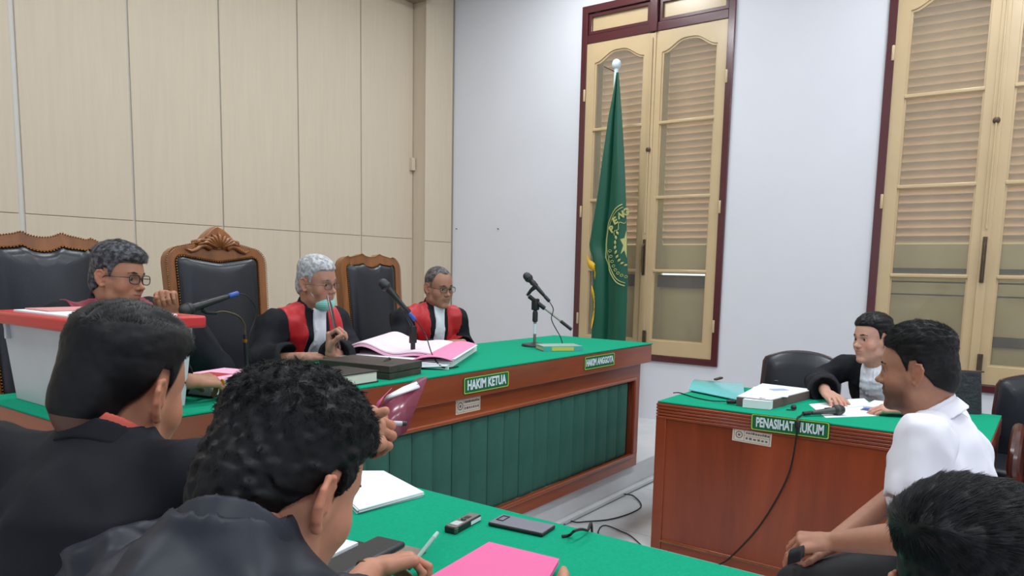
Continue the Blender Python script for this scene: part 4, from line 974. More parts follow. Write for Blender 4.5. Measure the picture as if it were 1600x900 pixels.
# head in its own frame: x to its right, y forward, z up, origin between the ears
def head_sdf(h, neck, jaw=1., fat=0., nose=1., sm_=0.):
    s = SDF((-.105, -.15, -.215), (.105, .135, .135), h)
    s.ell((0, -.012, .036), (.0745, .094, .083), .01)
    s.ell((0, .022, .012), (.064, .070, .078), .02)
    s.ell((0, .022, -.03), (.058, .062, .072), .02)
    for x in (-1, 1):
        s.cap((x * .056, -.002, -.03), (x * (.044 + fat * .6) * jaw, .002, -.078), .018, .017, .02)
        s.cap((x * (.044 + fat * .6) * jaw, .004, -.080), (x * .013, .070, -.110), .017 + fat * .3, .014, .022)
        s.ell((x * .040, .050, -.032), (.024 + fat * .4, .024, .024), .018)
        s.cap((x * .040, .050, -.05), (x * .03, .052, -.085), .020 + fat * .5, .016, .02)
    s.ell((0, .073, -.111), (.018, .015, .014), .014)
    s.ell((0, .066, -.066), (.030, .026, .030), .016)
    s.cap((-.034, .070, .016), (0, .079, .014), .011, .011, .012); s.cap((.034, .070, .016), (0, .079, .014), .011, .011, .012)
    s.cap((0, .02, -.085), (0, -.005, -.12), .045 + fat * .6, .045, .03)
    s.cap((0, -.03, -.07), neck, .051 + fat * .5, .057 + fat * .5, .03)
    s.ell((0, -.085, -.03), (.045, .03, .05), .03)
    for x in (-1, 1): s.ell((x * .031, .096, -.004), (.020, .020, .013), .012, 'sub')
    s.cap((0, .080, .004), (0, .097 * 1., -.030), .0065, .0085, .010)
    s.ell((0, .099 + .003 * nose, -.036), (.0115 * nose, .0125, .0105), .008)
    for x in (-1, 1):
        s.ell((x * .0125 * nose, .091, -.041), (.0075, .010, .0078), .006)
        s.ell((x * .007, .098, -.0475), (.0038, .0055, .004), .003, 'sub')
        s.ell((x * .031, .0655, -.004), (.0148, .0148, .0148), .004)
        s.ell((x * .0312, .083, -.0062), (.0130, .012, .0036), .0025, 'sub')
    a = [(-.026, .078, -.0675 + sm_), (-.012, .0865, -.0625), (0, .0885, -.0640), (.012, .0865, -.0625), (.026, .078, -.0675 + sm_)]
    s.chain(a, [.0025, .0045, .0045, .0045, .0025], .005)
    a = [(-.024, .078, -.0695 + sm_), (-.011, .0840, -.0745), (0, .0860, -.0755), (.011, .0840, -.0745), (.024, .078, -.0695 + sm_)]
    s.chain(a, [.0025, .0052, .0056, .0052, .0025], .005)
    a = [(-.027, .082, -.0680 + sm_), (-.012, .0905, -.0688), (0, .0925, -.0695), (.012, .0905, -.0688), (.027, .082, -.0680 + sm_)]
    s.chain(a, [.0012, .0018, .0018, .0018, .0012], .002, 'sub')
    for x in (-1, 1):                                   # ears: helix rim, bowl, lobe
        def E(u, w, o): return (x * (.071 + o), -.014 + u * .9 - w * .12, -.012 + w)
        rim = [E(.012, .002, .004), E(.013, .020, .007), E(.004, .030, .011), E(-.010, .028, .016), E(-.019, .014, .020), E(-.018, -.004, .019), E(-.010, -.020, .014), E(-.002, -.030, .009), E(.006, -.026, .005)]
        s.chain(rim, [.003, .0036, .0038, .0040, .0040, .0040, .0045, .0062, .004], .003)
        s.ell(E(-.003, .0, .008), (.006, .0165, .026), .006, rot=(0, 0, x * 28))
        s.ell(E(.003, -.004, .016), (.0055, .009, .013), .004, 'sub')
        s.chain([E(-.008, .016, .013), E(-.011, .0, .015), E(-.003, -.016, .011)], [.0028, .003, .003], .003)
        s.ell(E(.011, -.006, .005), (.004, .004, .006), .004)
    return s
def ramp(x, a, b): return np.clip((x - a) / (b - a), 0, 1)
def hair_t(p, st, tone=False):
    """hair thickness (m) over the scalp for a style; p = (x, y, z) arrays in the head frame"""
    x, y, z = p; ax = np.abs(x)
    front = st.get('front', .052)                                  # z of the hairline at the forehead
    # hairline boundary: z above line(y): forehead in front, temples, over the ears, nape behind
    sy = np.array([-.2, -.10, -.055, -.030, -.012, .006, .012, .030, .046, .060, .2])
    nape = st.get('nape', -.085)
    sz = np.array([nape, nape, -.055, -.018, .026, .024, -.012, st.get('temple', .030), front - .006, front, front])
    line = np.interp(y, sy, sz) + st.get('recede', 0.) * np.exp(-((ax - .045) / .018) ** 2) * ramp(y, .0, .05)
    edge = ramp(z - line, -.002, st.get('soft', .010))
    top = ramp(z, .045, .095)
    side = st.get('side', .006); tp = st.get('top', .024)
    t = side + (tp - side) * top
    fade = ramp(z, nape, .06)
    t = np.minimum(t, side * .25 + (t) * fade + st.get('low', .0))
    q = st.get('quiff', 0.)
    t = t + q * ramp(y, .01, .07) * ramp(z, .05, .08)
    if 'cut' in st and not tone: t = np.where(z < st['cut'] + .02, t - .008 * (1 - ramp(z, st['cut'] - .012, st['cut'] + .02)), t)
    t = t - st.get('fthin', 0.) * ramp(y, .045, .085)
    bald = st.get('bald', 0.)
    if bald: t = t - bald * ramp(z, .055, .10) * ramp(y, -.06, .02)
    return (t * edge - .006 * (1 - edge)).astype(np.float32)
SKIN = vcol_mat('skin', .48, .12, .4)
HAIRM = {}
def hair_mat(col, rough=.55, col2=None):
    key = (col, col2, rough)
    if key not in HAIRM:
        m, nt, b = nodes('hair_%d' % len(HAIRM)); b.inputs['Roughness'].default_value = rough; b.inputs['Specular IOR Level'].default_value = .28
        tc = nt.nodes.new('ShaderNodeTexCoord'); n = nt.nodes.new('ShaderNodeTexNoise'); n.inputs['Scale'].default_value = 60; n.inputs['Detail'].default_value = 3
        nt.links.new(tc.outputs['Object'], n.inputs['Vector'])
        r = nt.nodes.new('ShaderNodeValToRGB'); r.color_ramp.elements[0].position = .42; r.color_ramp.elements[1].position = .6
        r.color_ramp.elements[0].color = (*lin(col), 1); r.color_ramp.elements[1].color = (*lin(col2 or tuple(min(255, c * 1.25 + 2) for c in col)), 1)
        nt.links.new(n.outputs[0], r.inputs[0]); nt.links.new(r.outputs[0], b.inputs['Base Color'])
        HAIRM[key] = m
    return HAIRM[key]
EYEW = M('eye_white', (205, 198, 190), .25); IRIS = M('iris', (28, 17, 12), .12, coat=.6)
def make_head(par, HM, skin, style, h=.0032, neck=(0, -.05, -.20), jaw=1., fat=0., nose=1., lips=(150, 95, 85), brow=(30, 24, 22), stubble=None, scalp=None, strands=0, hk=None, shave=None, smile=0.):
    """returns head part arrays (in person frame) + tones; adds hair, eyes, brows as children"""
    s = head_sdf(h, neck, jaw, fat, nose, smile)
    v, tr, q = s.mesh(); v = lapl(v, tr, q, 1)
    sk = np.array(lin(skin)); T = np.tile(sk, (len(v), 1))
    x, y, z = v.T; ax = np.abs(x)
    def mix(w, c, a=1.):
        nonlocal T
        w = (np.clip(w, 0, 1) * a)[:, None]; T = T * (1 - w) + np.array(lin(c)) * w
    lip = np.exp(-(((z + .069 + .9 * x * x * 0) / .0085) ** 2)) * ramp(y, .074, .084) * (1 - ramp(ax, .018, .027))
    mix(lip * 1.3, lips, .85)
    mix(np.exp(-((ax - .042) / .02) ** 2 - ((z + .035) / .025) ** 2) * ramp(y, .02, .06), tuple(min(255, c * f) for c, f in zip(skin, (1.08, .88, .84))), .45)
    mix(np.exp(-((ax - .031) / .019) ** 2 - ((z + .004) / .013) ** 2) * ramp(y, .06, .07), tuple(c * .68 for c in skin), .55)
    mix(ramp(ax, .074, .08) * (np.abs(z + .012) < .04), tuple(min(255, c * f) for c, f in zip(skin, (1.04, .9, .86))), .35)
    if stubble:
        w = ramp(-z, .035, .075) * ramp(y, -.005, .03) * (1 - ramp(-z, .115, .14)); mix(w, stubble, .72)
        w = np.exp(-((z + .054) / .007) ** 2) * ramp(y, .07, .08) * (1 - ramp(ax, .024, .032)); mix(w * 1.2, stubble, .8)
    t = hair_t((x, y, z), style, True); w = ramp(t, -.004, .001)
    w = w * (1 - ramp(ax, .0735, .0765) * (z < .035)); mix(w, scalp or tuple(c * .45 for c in skin), .9 if not shave else 0.)
    if shave:                                          # cropped sides: skin shows through very short hair
        w = (.70 + .30 * ramp(z, -.085, -.02)) * ramp(t, -.006, -.002) * (1 - ramp(ax, .0735, .0765) * (z < .035)); mix(w, shave, .93)
    v = xf(v, HM)
    # brows as slim hair patches
    P = s.P()
    br = []
    for sx in (-1, 1):
        b = SDF((-.06, .05, -.01), (.06, .1, .045), .002)
        b.chain([(sx * .013, .0895, .0180), (sx * .030, .0865, .0205), (sx * .049, .0735, .0165)], [.0032, .0036, .0018], .002)
        bv, bt, bq = b.mesh(); br.append((xf(bv, HM), bt, bq))
    for one in br: obj('eyebrow', np_mesh('eyebrow', [one], hair_mat(brow)), parent=par)
    for sx in (-1, 1):
        e = G(); e.lathe([(.0001, -.0132)] + [(.0132 * math.sin(a), -.0132 * math.cos(a)) for a in np.linspace(.2, math.pi - .2, 9)] + [(.0001, .0132)], 16, HM @ TR(sx * .031, .0665, -.0045))
        eo = obj('eyeball', e, EYEW, par, True)
        i = G(); i.lathe([(.0001, -.001), (.0068, -.0012), (.0060, .0007), (.0035, .0016), (.0001, .0019)], 14, HM @ TR(sx * .031, .0785, -.0055) @ R3(-90, 0, 0))
        obj('iris', i, IRIS, eo, True)
    # hair volume
    hs = SDF((-.12, -.155, -.13), (.12, .15, .16), h * .95 if strands else h)
    hs.ell((0, -.012, .036), (.0745, .094, .083), .01); hs.ell((0, .022, .012), (.064, .070, .078), .02); hs.ell((0, -.085, -.03), (.045, .03, .05), .03)
    hs.cap((0, -.03, -.07), neck, .051, .057, .03)
    hs.ell((0, .022, -.03), (.058, .062, .072), .02)
    P = hs.P(); X = np.broadcast_arrays(*P)
    tt = hair_t(X, style)
    nz = vnoise(hs.d.shape, [max(2., .007 / hs.h), max(2., .018 / hs.h), max(2., .009 / hs.h)], 5, 1.) * style.get('tuft', .0025)
    part = style.get('part')
    if part is not None:
        tt = tt - .010 * np.exp(-((X[0] - part) / .006) ** 2) * ramp(X[2], .04, .07) * ramp(X[1], -.05, .0)
    hs.d = hs.d - tt - nz * ramp(tt, .001, .008)
    hv, ht, hq = hs.mesh(); hv = lapl(hv, ht, hq, 1)
    # keep only where the hair really has thickness
    tv = hair_t(hv.T, style); keep = tv > -.0015
    hq = hq[keep[hq].all(1)]; ht = ht[keep[ht].all(1)] if len(ht) else ht
    used = np.zeros(len(hv), bool); used[hq.ravel()] = True
    if len(ht): used[ht.ravel()] = True
    idx = np.cumsum(used) - 1; hvu = hv[used]; hq = idx[hq]; ht = idx[ht] if len(ht) else ht
    hm = hair_mat(*hk)
    ho = obj('hair', np_mesh('hair', [(xf(hvu, HM), ht, hq)], hm), parent=par)
    if strands:
        rs = np.random.RandomState(strands)
        F = hvu[hq]; ar = np.linalg.norm(np.cross(F[:, 1] - F[:, 0], F[:, 3] - F[:, 0]), axis=1); ar /= ar.sum()
        pick = rs.choice(len(F), strands, p=ar); w = rs.rand(strands, 2); f = F[pick]
        p0 = f[:, 0] + (f[:, 1] - f[:, 0]) * w[:, :1] + (f[:, 3] - f[:, 0]) * w[:, 1:]
        nn = np.cross(f[:, 1] - f[:, 0], f[:, 3] - f[:, 0]); nn /= np.maximum(np.linalg.norm(nn, axis=1), 1e-12)[:, None]
        outw = p0 - np.array([0, -.01, .02]); nn *= np.sign((nn * outw).sum(1))[:, None]
        L = np.clip(hair_t(p0.T, style), .0015, .03) * style.get('len', 1.) + .002
        comb = style['comb'](p0.T, rs) ; comb = comb - nn * (comb * nn).sum(1)[:, None]; comb /= np.maximum(np.linalg.norm(comb, axis=1), 1e-6)[:, None]
        jit = rs.randn(strands, 3) * style.get('jit', .25)
        if style.get('cut') is not None: L = L * (.35 + .65 * ramp(p0[:, 2], style['cut'], style['cut'] + .03))
        K = 5; pts = np.zeros((strands, K, 3)); lift = style.get('lift', .35)
        base = p0 - nn * .003
        for k in range(K):
            u = k / (K - 1); pts[:, k] = base + nn * (L * lift * (u + .2 - .6 * u * u))[:, None] + (comb + jit * .6) * (L * u)[:, None] + jit[:, ::-1] * (L * .25 * u * u)[:, None]
        pts = xf(pts.reshape(-1, 3), HM)
        hc = bpy.data.hair_curves.new('hair_strands'); hc.add_curves([K] * strands)
        hc.attributes['position'].data.foreach_set('vector', pts.astype(np.float32).ravel())
        ra = hc.attributes.get('radius') or hc.attributes.new('radius', 'FLOAT', 'POINT')
        rad = np.tile(np.array([1, 1, .9, .7, .25]) * style.get('thick', .00022), strands); ra.data.foreach_set('value', rad.astype(np.float32))
        hc.materials.append(hair_mat(hk[0], style.get('shine', .42), hk[2] if len(hk) > 2 else None))
        so = bpy.data.objects.new('hair_strands', hc); COL.objects.link(so); so.parent = ho; so['kind'] = 'stuff'
    return (v, tr, q), T

# hand in its own frame: wrist at the origin, fingers along +y, palm down (-z), thumb on the +x side (side = 1) or -x
def make_hand(HM, elbow, side, skin, curl=(20, 25, 15), spread=6, thumb=(35, 25, 20), h=.0026, each=None, forearm=True, fr=(.026, .040), elen=None):
    inv = HM.inverted(); e = inv @ Vector(elbow) if forearm else Vector((0, -.06, 0))
    if forearm and elen: e = e.normalized() * elen
    lo = np.minimum((-.075, -.10, -.10), np.array(e) - fr[1] - .012); hi = np.maximum((.075, .20, .07), np.array(e) + fr[1] + .012)
    s = SDF(lo, hi, h)
    s.cap((0, .005, 0), (0, .03, 0), .024, .030, .01, sc=(1, 1, 1.5))
    s.cap((side * -.020, .03, 0), (side * -.030, .080, -.002), .0175, .0150, .012, sc=(1, 1, 1.2))
    s.cap((side * .012, .03, 0), (side * .026, .086, 0), .0200, .0150, .014, sc=(1, 1, 1.2))
    s.cap((0, .03, 0), (0, .088, .001), .0200, .0150, .014, sc=(1, 1, 1.2))
    s.ell((side * .020, .035, -.010), (.017, .027, .014), .01)
    if forearm: s.cap((0, .0, 0), tuple(e), fr[0], fr[1], .012)
    base = [(.027, .086, .000, .0092, (.044, .026, .021)), (.0095, .092, .002, .0094, (.048, .030, .022)), (-.0095, .089, .001, .0088, (.045, .028, .021)), (-.027, .081, -.002, .0078, (.036, .021, .019))]
    for i, (bx, by, bz, r, L) in enumerate(base):
        c = (each[i] if each and each[i] is not None else curl); a = 0.; p = np.array([side * bx, by, bz]); pts = [p]; rs = [r * 1.05]
        yaw = math.radians((1.5 - i) * spread * side)
        for k in range(3):
            a += math.radians(c[k]); d = np.array([math.sin(yaw) * math.cos(a), math.cos(yaw) * math.cos(a), -math.sin(a)])
            p = p + d * L[k]; pts.append(p); rs.append(r * (.98, .90, .74)[k])
        # knuckles slightly fuller than the shafts
        for k in range(3):
            m = (pts[k] + pts[k + 1]) / 2; s.cap(pts[k], m, rs[k] * 1.03, rs[k] * .93, .0025); s.cap(m, pts[k + 1], rs[k] * .93, rs[k + 1], .0025)
    t0 = np.array([side * .022, .022, -.006]); az = math.radians(thumb[0]); dn = math.radians(thumb[1]); p = t0; pts = [p]
    for k, L in enumerate((.040, .032, .026)):
        d = np.array([side * math.sin(az) * math.cos(dn), math.cos(az) * math.cos(dn), -math.sin(dn)]); p = p + d * L; pts.append(p)
        az -= math.radians(thumb[2]) ; dn += math.radians(thumb[3] if len(thumb) > 3 else 6)
    s.chain(pts, [.0145, .0115, .0105, .0078], .005)
    v, tr, q = s.mesh(); v = lapl(v, tr, q, 1)
    T = np.tile(np.array(lin(skin)), (len(v), 1)); w = (ramp(v[:, 1], .09, .15) * .35)[:, None]
    T = T * (1 - w) + np.array(lin(tuple(min(255, c * f) for c, f in zip(skin, (1.12, .95, .92))))) * w
    return (xf(v, HM), tr, q), T
def aim(origin, fwd, up):
    """frame with +y along fwd and +z near up"""
    y = Vector(fwd).normalized(); x = y.cross(Vector(up)).normalized(); z = x.cross(y)
    m = Matrix((x, y, z)).transposed().to_4x4(); m.translation = Vector(origin); return m
def vec(a): return np.array(a, float)
class Fig:
    """a seated figure: every joint is given in the room's coordinates"""
    def __init__(s, name_label, head, haz, hpitch=0, hroll=0, pel=None, az=None, sh=.175, seat=.47, hs=1.0, floor=0., nb=None, knees=None, drop=.0, group=None):
        s.az = haz if az is None else az; a = math.radians(s.az)
        s.F = vec((math.cos(a), math.sin(a), 0)); s.R = vec((math.sin(a), -math.cos(a), 0)); s.Z = vec((0, 0, 1))
        head = vec(head)
        s.pel = vec(pel) if pel is not None else vec((*(head[:2] - s.F[:2] * .10), seat + floor + .09))
        s.base = vec((s.pel[0], s.pel[1], floor)); s.off = -s.base
        s.par = thing('person', name_label, 'person', tuple(s.base), group=group)
        s.HM = Matrix.Translation(Vector(head + s.off)) @ R3(0, 0, haz - 90) @ R3(hpitch, 0, 0) @ R3(0, hroll, 0) @ Matrix.Scale(hs, 4)
        hp = head + s.off; s.hs = hs
        nb0 = np.array(s.HM @ Vector((0, -.045, -.15)))
        s.nb = nb0 * .55 + .45 * (hp - s.Z * .165 * hs - s.F * .045) if nb is None else vec(nb) + s.off
        s.pl = s.pel + s.off
        s.U = (s.nb - s.pl) / np.linalg.norm(s.nb - s.pl)
        s.S = {k: s.nb + s.R * k * sh - s.U * (.055 + drop) for k in (-1, 1)}
        s.lean = -math.degrees(math.asin(max(-1, min(1, s.U @ s.F))))
        s.rot = (s.lean, 0, s.az - 90)
        s.hip = {k: s.pl + s.R * k * .09 for k in (-1, 1)}
        s.knee = {k: s.hip[k] + s.F * .42 + s.R * k * .07 + s.Z * (-.01) for k in (-1, 1)} if knees is None else {k: vec(knees[k]) + s.off for k in (-1, 1)}
        s.ank = {k: vec((*(s.knee[k][:2] - s.F[:2] * .02), .09)) for k in (-1, 1)}
        s.skinp = []; s.tones = []
    def L(s, p): return vec(p) + s.off
    def arm(s, k, elbow, wrist): s.__dict__.setdefault('E', {})[k] = s.L(elbow); s.__dict__.setdefault('W', {})[k] = s.L(wrist)
    def trunk(s, g, t, k=.04, fat=0.):
        g.ell(s.nb - s.U * .17, (.165 + t, .105 + t, .16 + t), k, rot=s.rot)
        g.ell(s.pl + s.U * .19 + s.F * fat * .6, (.150 + t + fat, .110 + t + fat, .20), k, rot=s.rot)
        g.ell(s.pl, (.175 + t, .14 + t, .12 + t), k, rot=(0, 0, s.az - 90))
        g.cap(s.nb - s.U * .10, s.pl + s.U * .1, .11 + t, .12 + t, k)
        for j in (-1, 1):
            g.cap(s.nb - s.U * .035 + s.R * j * .03, s.S[j], .045 + t * .8, .052 + t, .03)
        return g
    def skin_body(s, skin, h=.011):
        pts = [s.pl, s.nb, *s.S.values(), *s.E.values(), *s.W.values(), *s.knee.values(), *s.ank.values()]
        lo = np.min(pts, 0) - .26; hi = np.max(pts, 0) + .26
        g = SDF(lo, hi, h); s.trunk(g, -.012)
        hp = np.array(s.HM.translation)
        g.cap(s.nb - s.U * .06, s.nb + (hp - s.nb) * .25, .06, .05, .03)
        for j in (-1, 1):
            g.cap(s.S[j], s.E[j], .044, .038, .02); g.cap(s.E[j], s.E[j] + (s.W[j] - s.E[j]) * .55, .038, .033, .02)
            g.cap(s.hip[j], s.knee[j], .078, .055, .03); g.cap(s.knee[j], s.ank[j], .052, .038, .02)
            g.cap(s.ank[j] - s.Z * .04, s.ank[j] - s.Z * .045 + s.F * .13, .035, .030, .02)
        m = g.mesh(); s.skinp.append(m); s.tones.append(np.tile(np.array(lin(skin)), (len(m[0]), 1)))
    def head(s, skin, style, **kw):
        nk = s.HM.inverted() @ Vector(s.nb - s.U * .03); nk = tuple(nk)
        if nk[2] < -.205: nk = tuple(np.array(nk) * (.205 / -nk[2]))
        m, T = make_head(s.par, s.HM, skin, style, neck=nk, **kw); s.skinp.append(m); s.tones.append(T)
    def hand(s, k, fwd, up, skin, wrist=None, **kw):
        w = s.W[k] if wrist is None else s.L(wrist)
        M4 = aim(w, fwd, up) @ Matrix.Scale(kw.pop('size', 1.0), 4)
        m, T = make_hand(M4, s.E[k], -k, skin, **kw); s.skinp.append(m); s.tones.append(T); return M4
    def close(s):
        s.body = obj('body', np_mesh('body', s.skinp, SKIN, np.concatenate(s.tones)), parent=s.par)
        for o in s.par.children:
            if o.type == 'EMPTY': continue
        return s
    # clothing -------------------------------------------------------------
    def robe(s, mat, h=.009, t=.020, fold=.007, sleeve=(.066, .070, .082), cut=.03, seed=1, fat=0., length=.42, name='robe', hollow=True, short=None, fstep=(.05, .05, .16), skirt=True, nkl=.060, cone=True):
        pts = [s.pl, s.nb, *s.S.values(), *s.E.values(), *s.W.values()] + [s.hip[j] + (s.knee[j] - s.hip[j]) * length for j in (-1, 1)]
        lo = np.min(pts, 0) - .21; hi = np.max(pts, 0) + .17; lo[2] = max(lo[2], .02)
        g = SDF(lo, hi, h); s.trunk(g, t, .045, fat)
        for j in (-1, 1):
            if skirt: g.cap(s.hip[j], s.hip[j] + (s.knee[j] - s.hip[j]) * length, .10 + t, .085 + t, .06)
            if short:
                e = s.S[j] + (s.E[j] - s.S[j]) * short
                g.cap(s.S[j], e, sleeve[0], sleeve[1], .03); d = e - s.S[j]; d /= np.linalg.norm(d)
                if hollow: g.cap(e + d * .045, e + d * .12, sleeve[1] - .008, sleeve[1] - .004, .006, 'sub')
                continue
            d = s.W[j] - s.E[j]; ln = np.linalg.norm(d); d /= ln; e = s.W[j] - d * (cut + sleeve[2])
            g.cap(s.S[j], s.E[j], sleeve[0], sleeve[1], .035); g.cap(s.E[j], e, sleeve[1], sleeve[2], .02)
            if hollow: g.cap(e + d * sleeve[2] * .62, e + d * .22, sleeve[2] * .80, sleeve[2] * 1.05, .006, 'sub')
        st = [max(2, q / h) for q in fstep]
        n = vnoise(g.d.shape, st, seed) * fold + vnoise(g.d.shape, [max(2, .028 / h)] * 2 + [max(2, .06 / h)], seed + 7) * fold * .45
        n = n + (np.abs(vnoise(g.d.shape, [max(2, .075 / h)] * 3, seed + 3)) - .3) * fold * .9
        g.d = g.d + n
        if cone: g.cap(s.nb - s.U * .03, s.nb + s.U * .035, .080, .068, .03)
        nk = s.nb + s.U * nkl
        g.cap(nk, nk + s.U * .10 + s.F * .02, .058, .075, .012, 'sub')
        m = g.mesh(); v = lapl(*m, 1)
        o = obj(name, np_mesh(name, [(v, m[1], m[2])], mat), parent=s.par); s.g = g; return o
    def uvw(s, P):
        q = [P[i] - s.nb[i] for i in range(3)]
        n = np.cross(s.R, s.U)                         # forward, square to the spine
        n = -n if n @ s.F < 0 else n
        f = lambda a: sum(a[i] * q[i] for i in range(3))
        return f(s.R), f(n), f(s.U)
    def patch(s, name, mat, th, fn, kind=None, smooth=True, extra=None, label=None):
        """a piece of cloth lying on the robe where fn(u, forward, w) < 0"""
        P = s.g.P(); u, f, w = s.uvw(P); d = np.maximum(s.g.d - th, fn(u, f, w))
        if extra is not None: d = np.maximum(s.g.d - th - extra(u, f, w), fn(u, f, w))
        d = np.maximum(d, -(s.g.d + .012))
        g2 = SDF.__new__(SDF); g2.lo, g2.h, g2.n, g2.ax = s.g.lo, s.g.h, s.g.n, s.g.ax; g2.d = d.astype(np.float32)
        m = g2.mesh()
        if not len(m[0]): return None
        v = lapl(*m, 1); return obj(name, np_mesh(name, [(v, m[1], m[2])], mat), parent=s.par, label=label)
    def collar(s, mat, r=.070, hgt=.045, th=.007, name='collar', tilt=.35, lift=.0, open_=0., h=.004, parent=None, flare=.10):
        hp = np.array(s.HM.translation); ax = (hp - s.nb); ax /= np.linalg.norm(ax); ax = s.U * .5 + ax * .5; ax /= np.linalg.norm(ax)
        c = s.nb + ax * (.012 + lift); lo = c - .13; hi = c + .13
        g = SDF(lo, hi, h); P = g.P()
        q = [P[i] - c[i] for i in range(3)]; dot = lambda a: sum(a[i] * q[i] for i in range(3))
        fw = s.F - ax * (s.F @ ax); fw /= np.linalg.norm(fw); rt = np.cross(fw, ax)
        w = dot(ax) + tilt * dot(fw); rr = np.sqrt((dot(fw) * .94) ** 2 + dot(rt) ** 2)
        d = np.maximum(np.abs(rr - r + w * flare) - th, np.abs(w) - hgt / 2)
        if open_: d = np.maximum(d, open_ - np.sqrt((dot(fw) - r) ** 2 + dot(rt) ** 2))
        g.d = d.astype(np.float32); m = g.mesh(); v = lapl(*m, 2)
        return obj(name, np_mesh(name, [(v, m[1], m[2])], mat), parent=parent or s.par)
    def trousers(s, mat, h=.012, frm=.0):
        pts = [s.pl, *s.knee.values(), *s.ank.values()]; g = SDF(np.min(pts, 0) - .2, np.max(pts, 0) + .2, h)
        g.ell(s.pl, (.175, .14, .11), .03, rot=(0, 0, s.az - 90))
        for j in (-1, 1):
            g.cap(s.hip[j], s.knee[j], .090, .068, .03); g.cap(s.knee[j], s.ank[j], .066, .055, .02)
        g.d = g.d + vnoise(g.d.shape, [5, 5, 5], 4) * .004
        m = g.mesh(); obj('trousers', np_mesh('trousers', [(lapl(*m, 1), m[1], m[2])], mat), parent=s.par)
        for j in (-1, 1):
            g = SDF(s.ank[j] - .2, s.ank[j] + .25, .008); a = s.ank[j]
            g.cap(a - s.Z * .05 - s.F * .02, a - s.Z * .055 + s.F * .15, .036, .034, .02)
            g.cap(a - s.Z * .05, a, .04, .042, .02); m = g.mesh(); obj('shoe', np_mesh('shoe', [m], MT['shoe']), parent=s.par)
    def glasses(s, col=(25, 22, 24), w=.027, hh=.018, y=.098, z=-.006, rim=.0014, low=0.):
        gm = M('spectacle_frame', col, .3); par = None
        fr = G(); HM = s.HM @ TR(0, 0, low)
        pts = {}
        for x in (-1, 1):
            p = []
            for a in range(21):
                t = 2 * math.pi * a / 20; cx, sx = math.cos(t), math.sin(t)
                ex = abs(cx) ** .6 * (1 if cx > 0 else -1) * w; ez = abs(sx) ** .7 * (1 if sx > 0 else -1) * hh
                p.append((x * .0335 + ex, y - abs(x * .0335 + ex) * .10, z + ez + (0.001)))
            pts[x] = p; fr.tube(p, rim, 6, HM)
        fr.tube([(-.0335 + w, y - .003, z + .004), (0, y + .001, z + .007), (.0335 - w, y - .003, z + .004)], rim, 6, HM)
        fo = obj('spectacles', fr, gm, s.par)
        for x in (-1, 1):
            t = G(); t.tube([(x * (.0335 + w), y - .007, z + .007), (x * .073, .06, z + .006), (x * .080, .0, z + .004), (x * .078, -.022, z - .016)], rim, 6, HM); obj('temple_arm', t, gm, fo)
            l = G(); l.add([(p[0], p[1], p[2]) for p in pts[x][:-1]], [tuple(range(20))], HM); obj('lens', l, MT['lens'], fo)
# ------------------------------------------------------------------ the people
def comb_fwd(p, rs): x, y, z = p; return np.stack([x * .8, .8 + 0 * y, -.25 + 0 * z - np.clip(.05 - z, 0, .05) * 30], 1)
def comb_down(p, rs): x, y, z = p; return np.stack([x * 6, y * 6, -1.0 + 0 * z], 1)
def comb_side(p, rs):                            # swept to one side and up from a parting, sides down
    x, y, z = p; up = np.clip((z - .05) / .04, 0, 1); return np.stack([up * -1.0 + (1 - up) * x * 3, up * .7 + (1 - up) * -.3, (1 - up) * -1.0 + up * .05], 1)
def comb_curl(p, rs):
    x, y, z = p; a = 330; return np.stack([np.sin(y * a + z * 190), np.cos(x * a * 1.1 + z * 240), np.sin(x * 290 + y * 370) * .8 - .3], 1)
def judge_front(F, red, ui=.062, uo0=.165, uo1=.075, bibw=.050, w_end=-.36, bib=True):
    F.patch('red_band', red, .0035, lambda u, f, w: np.maximum(np.maximum(np.abs(u) - np.interp(w, [w_end, -.03, .2], [uo1, uo0, uo0]), np.interp(w, [w_end, -.02, .2], [ui * .8, ui, ui]) - np.abs(u)), np.maximum(np.maximum(-(f + .075), w_end - w), f - .165)))
    if bib: F.patch('white_bib', MT['bib'], .0075, lambda u, f, w: np.maximum(np.maximum(np.abs(u) - np.interp(w, [-.30, -.04], [bibw, bibw * .72]), np.maximum(-f, f - .17)), np.maximum(-.33 - w, w - .06)), extra=lambda u, f, w: .0030 * np.sin(u * 520))
# --- grey-haired judge with a mask, in the middle
h = on_y(496, 440, 2.93)
F = Fig('grey-haired man in red-banded black robe, mask at his chin, speaking into a held phone', h, 281, -6, 3, pel=(h.x - .02, 3.28, PLZ + .56), az=268, seat=.47, floor=PLZ, hs=1.0, drop=.01)
pw = on_y(517, 553, 2.62); pw.z = max(pw.z, BZ + .045)
F.arm(-1, (h.x + .20, 2.90, BZ - .02), (pw.x, pw.y, pw.z - .0))        # his left side is on the right of the picture
rw = on_y(474, 551, 2.74)
F.arm(1, (h.x - .30, 2.98, BZ + .0), (rw.x, rw.y, BZ + .035))
sk = (178, 132, 112)
F.skin_body(sk)
F.head(sk, dict(top=.016, side=.0045, low=.001, tuft=.0016, front=.060, temple=.040, comb=comb_fwd, len=.45, lift=.3, jit=.2, thick=.0003), strands=9000, hk=((150, 152, 155), .5, (196, 198, 202)), brow=(92, 88, 88), lips=(150, 100, 92), scalp=(150, 146, 144), jaw=.95)
hm1 = F.hand(-1, (.12, .05, 1), (-.35, 1, 0), sk, wrist=(pw.x, pw.y, pw.z), curl=(62, 62, 30), spread=3, thumb=(18, 35, 12, 14), elen=.16)
F.hand(1, (1, -.12, .0), (0, -.25, 1), sk, wrist=(rw.x, rw.y, BZ + .035), curl=(16, 26, 14), spread=4, thumb=(40, 10, 10))
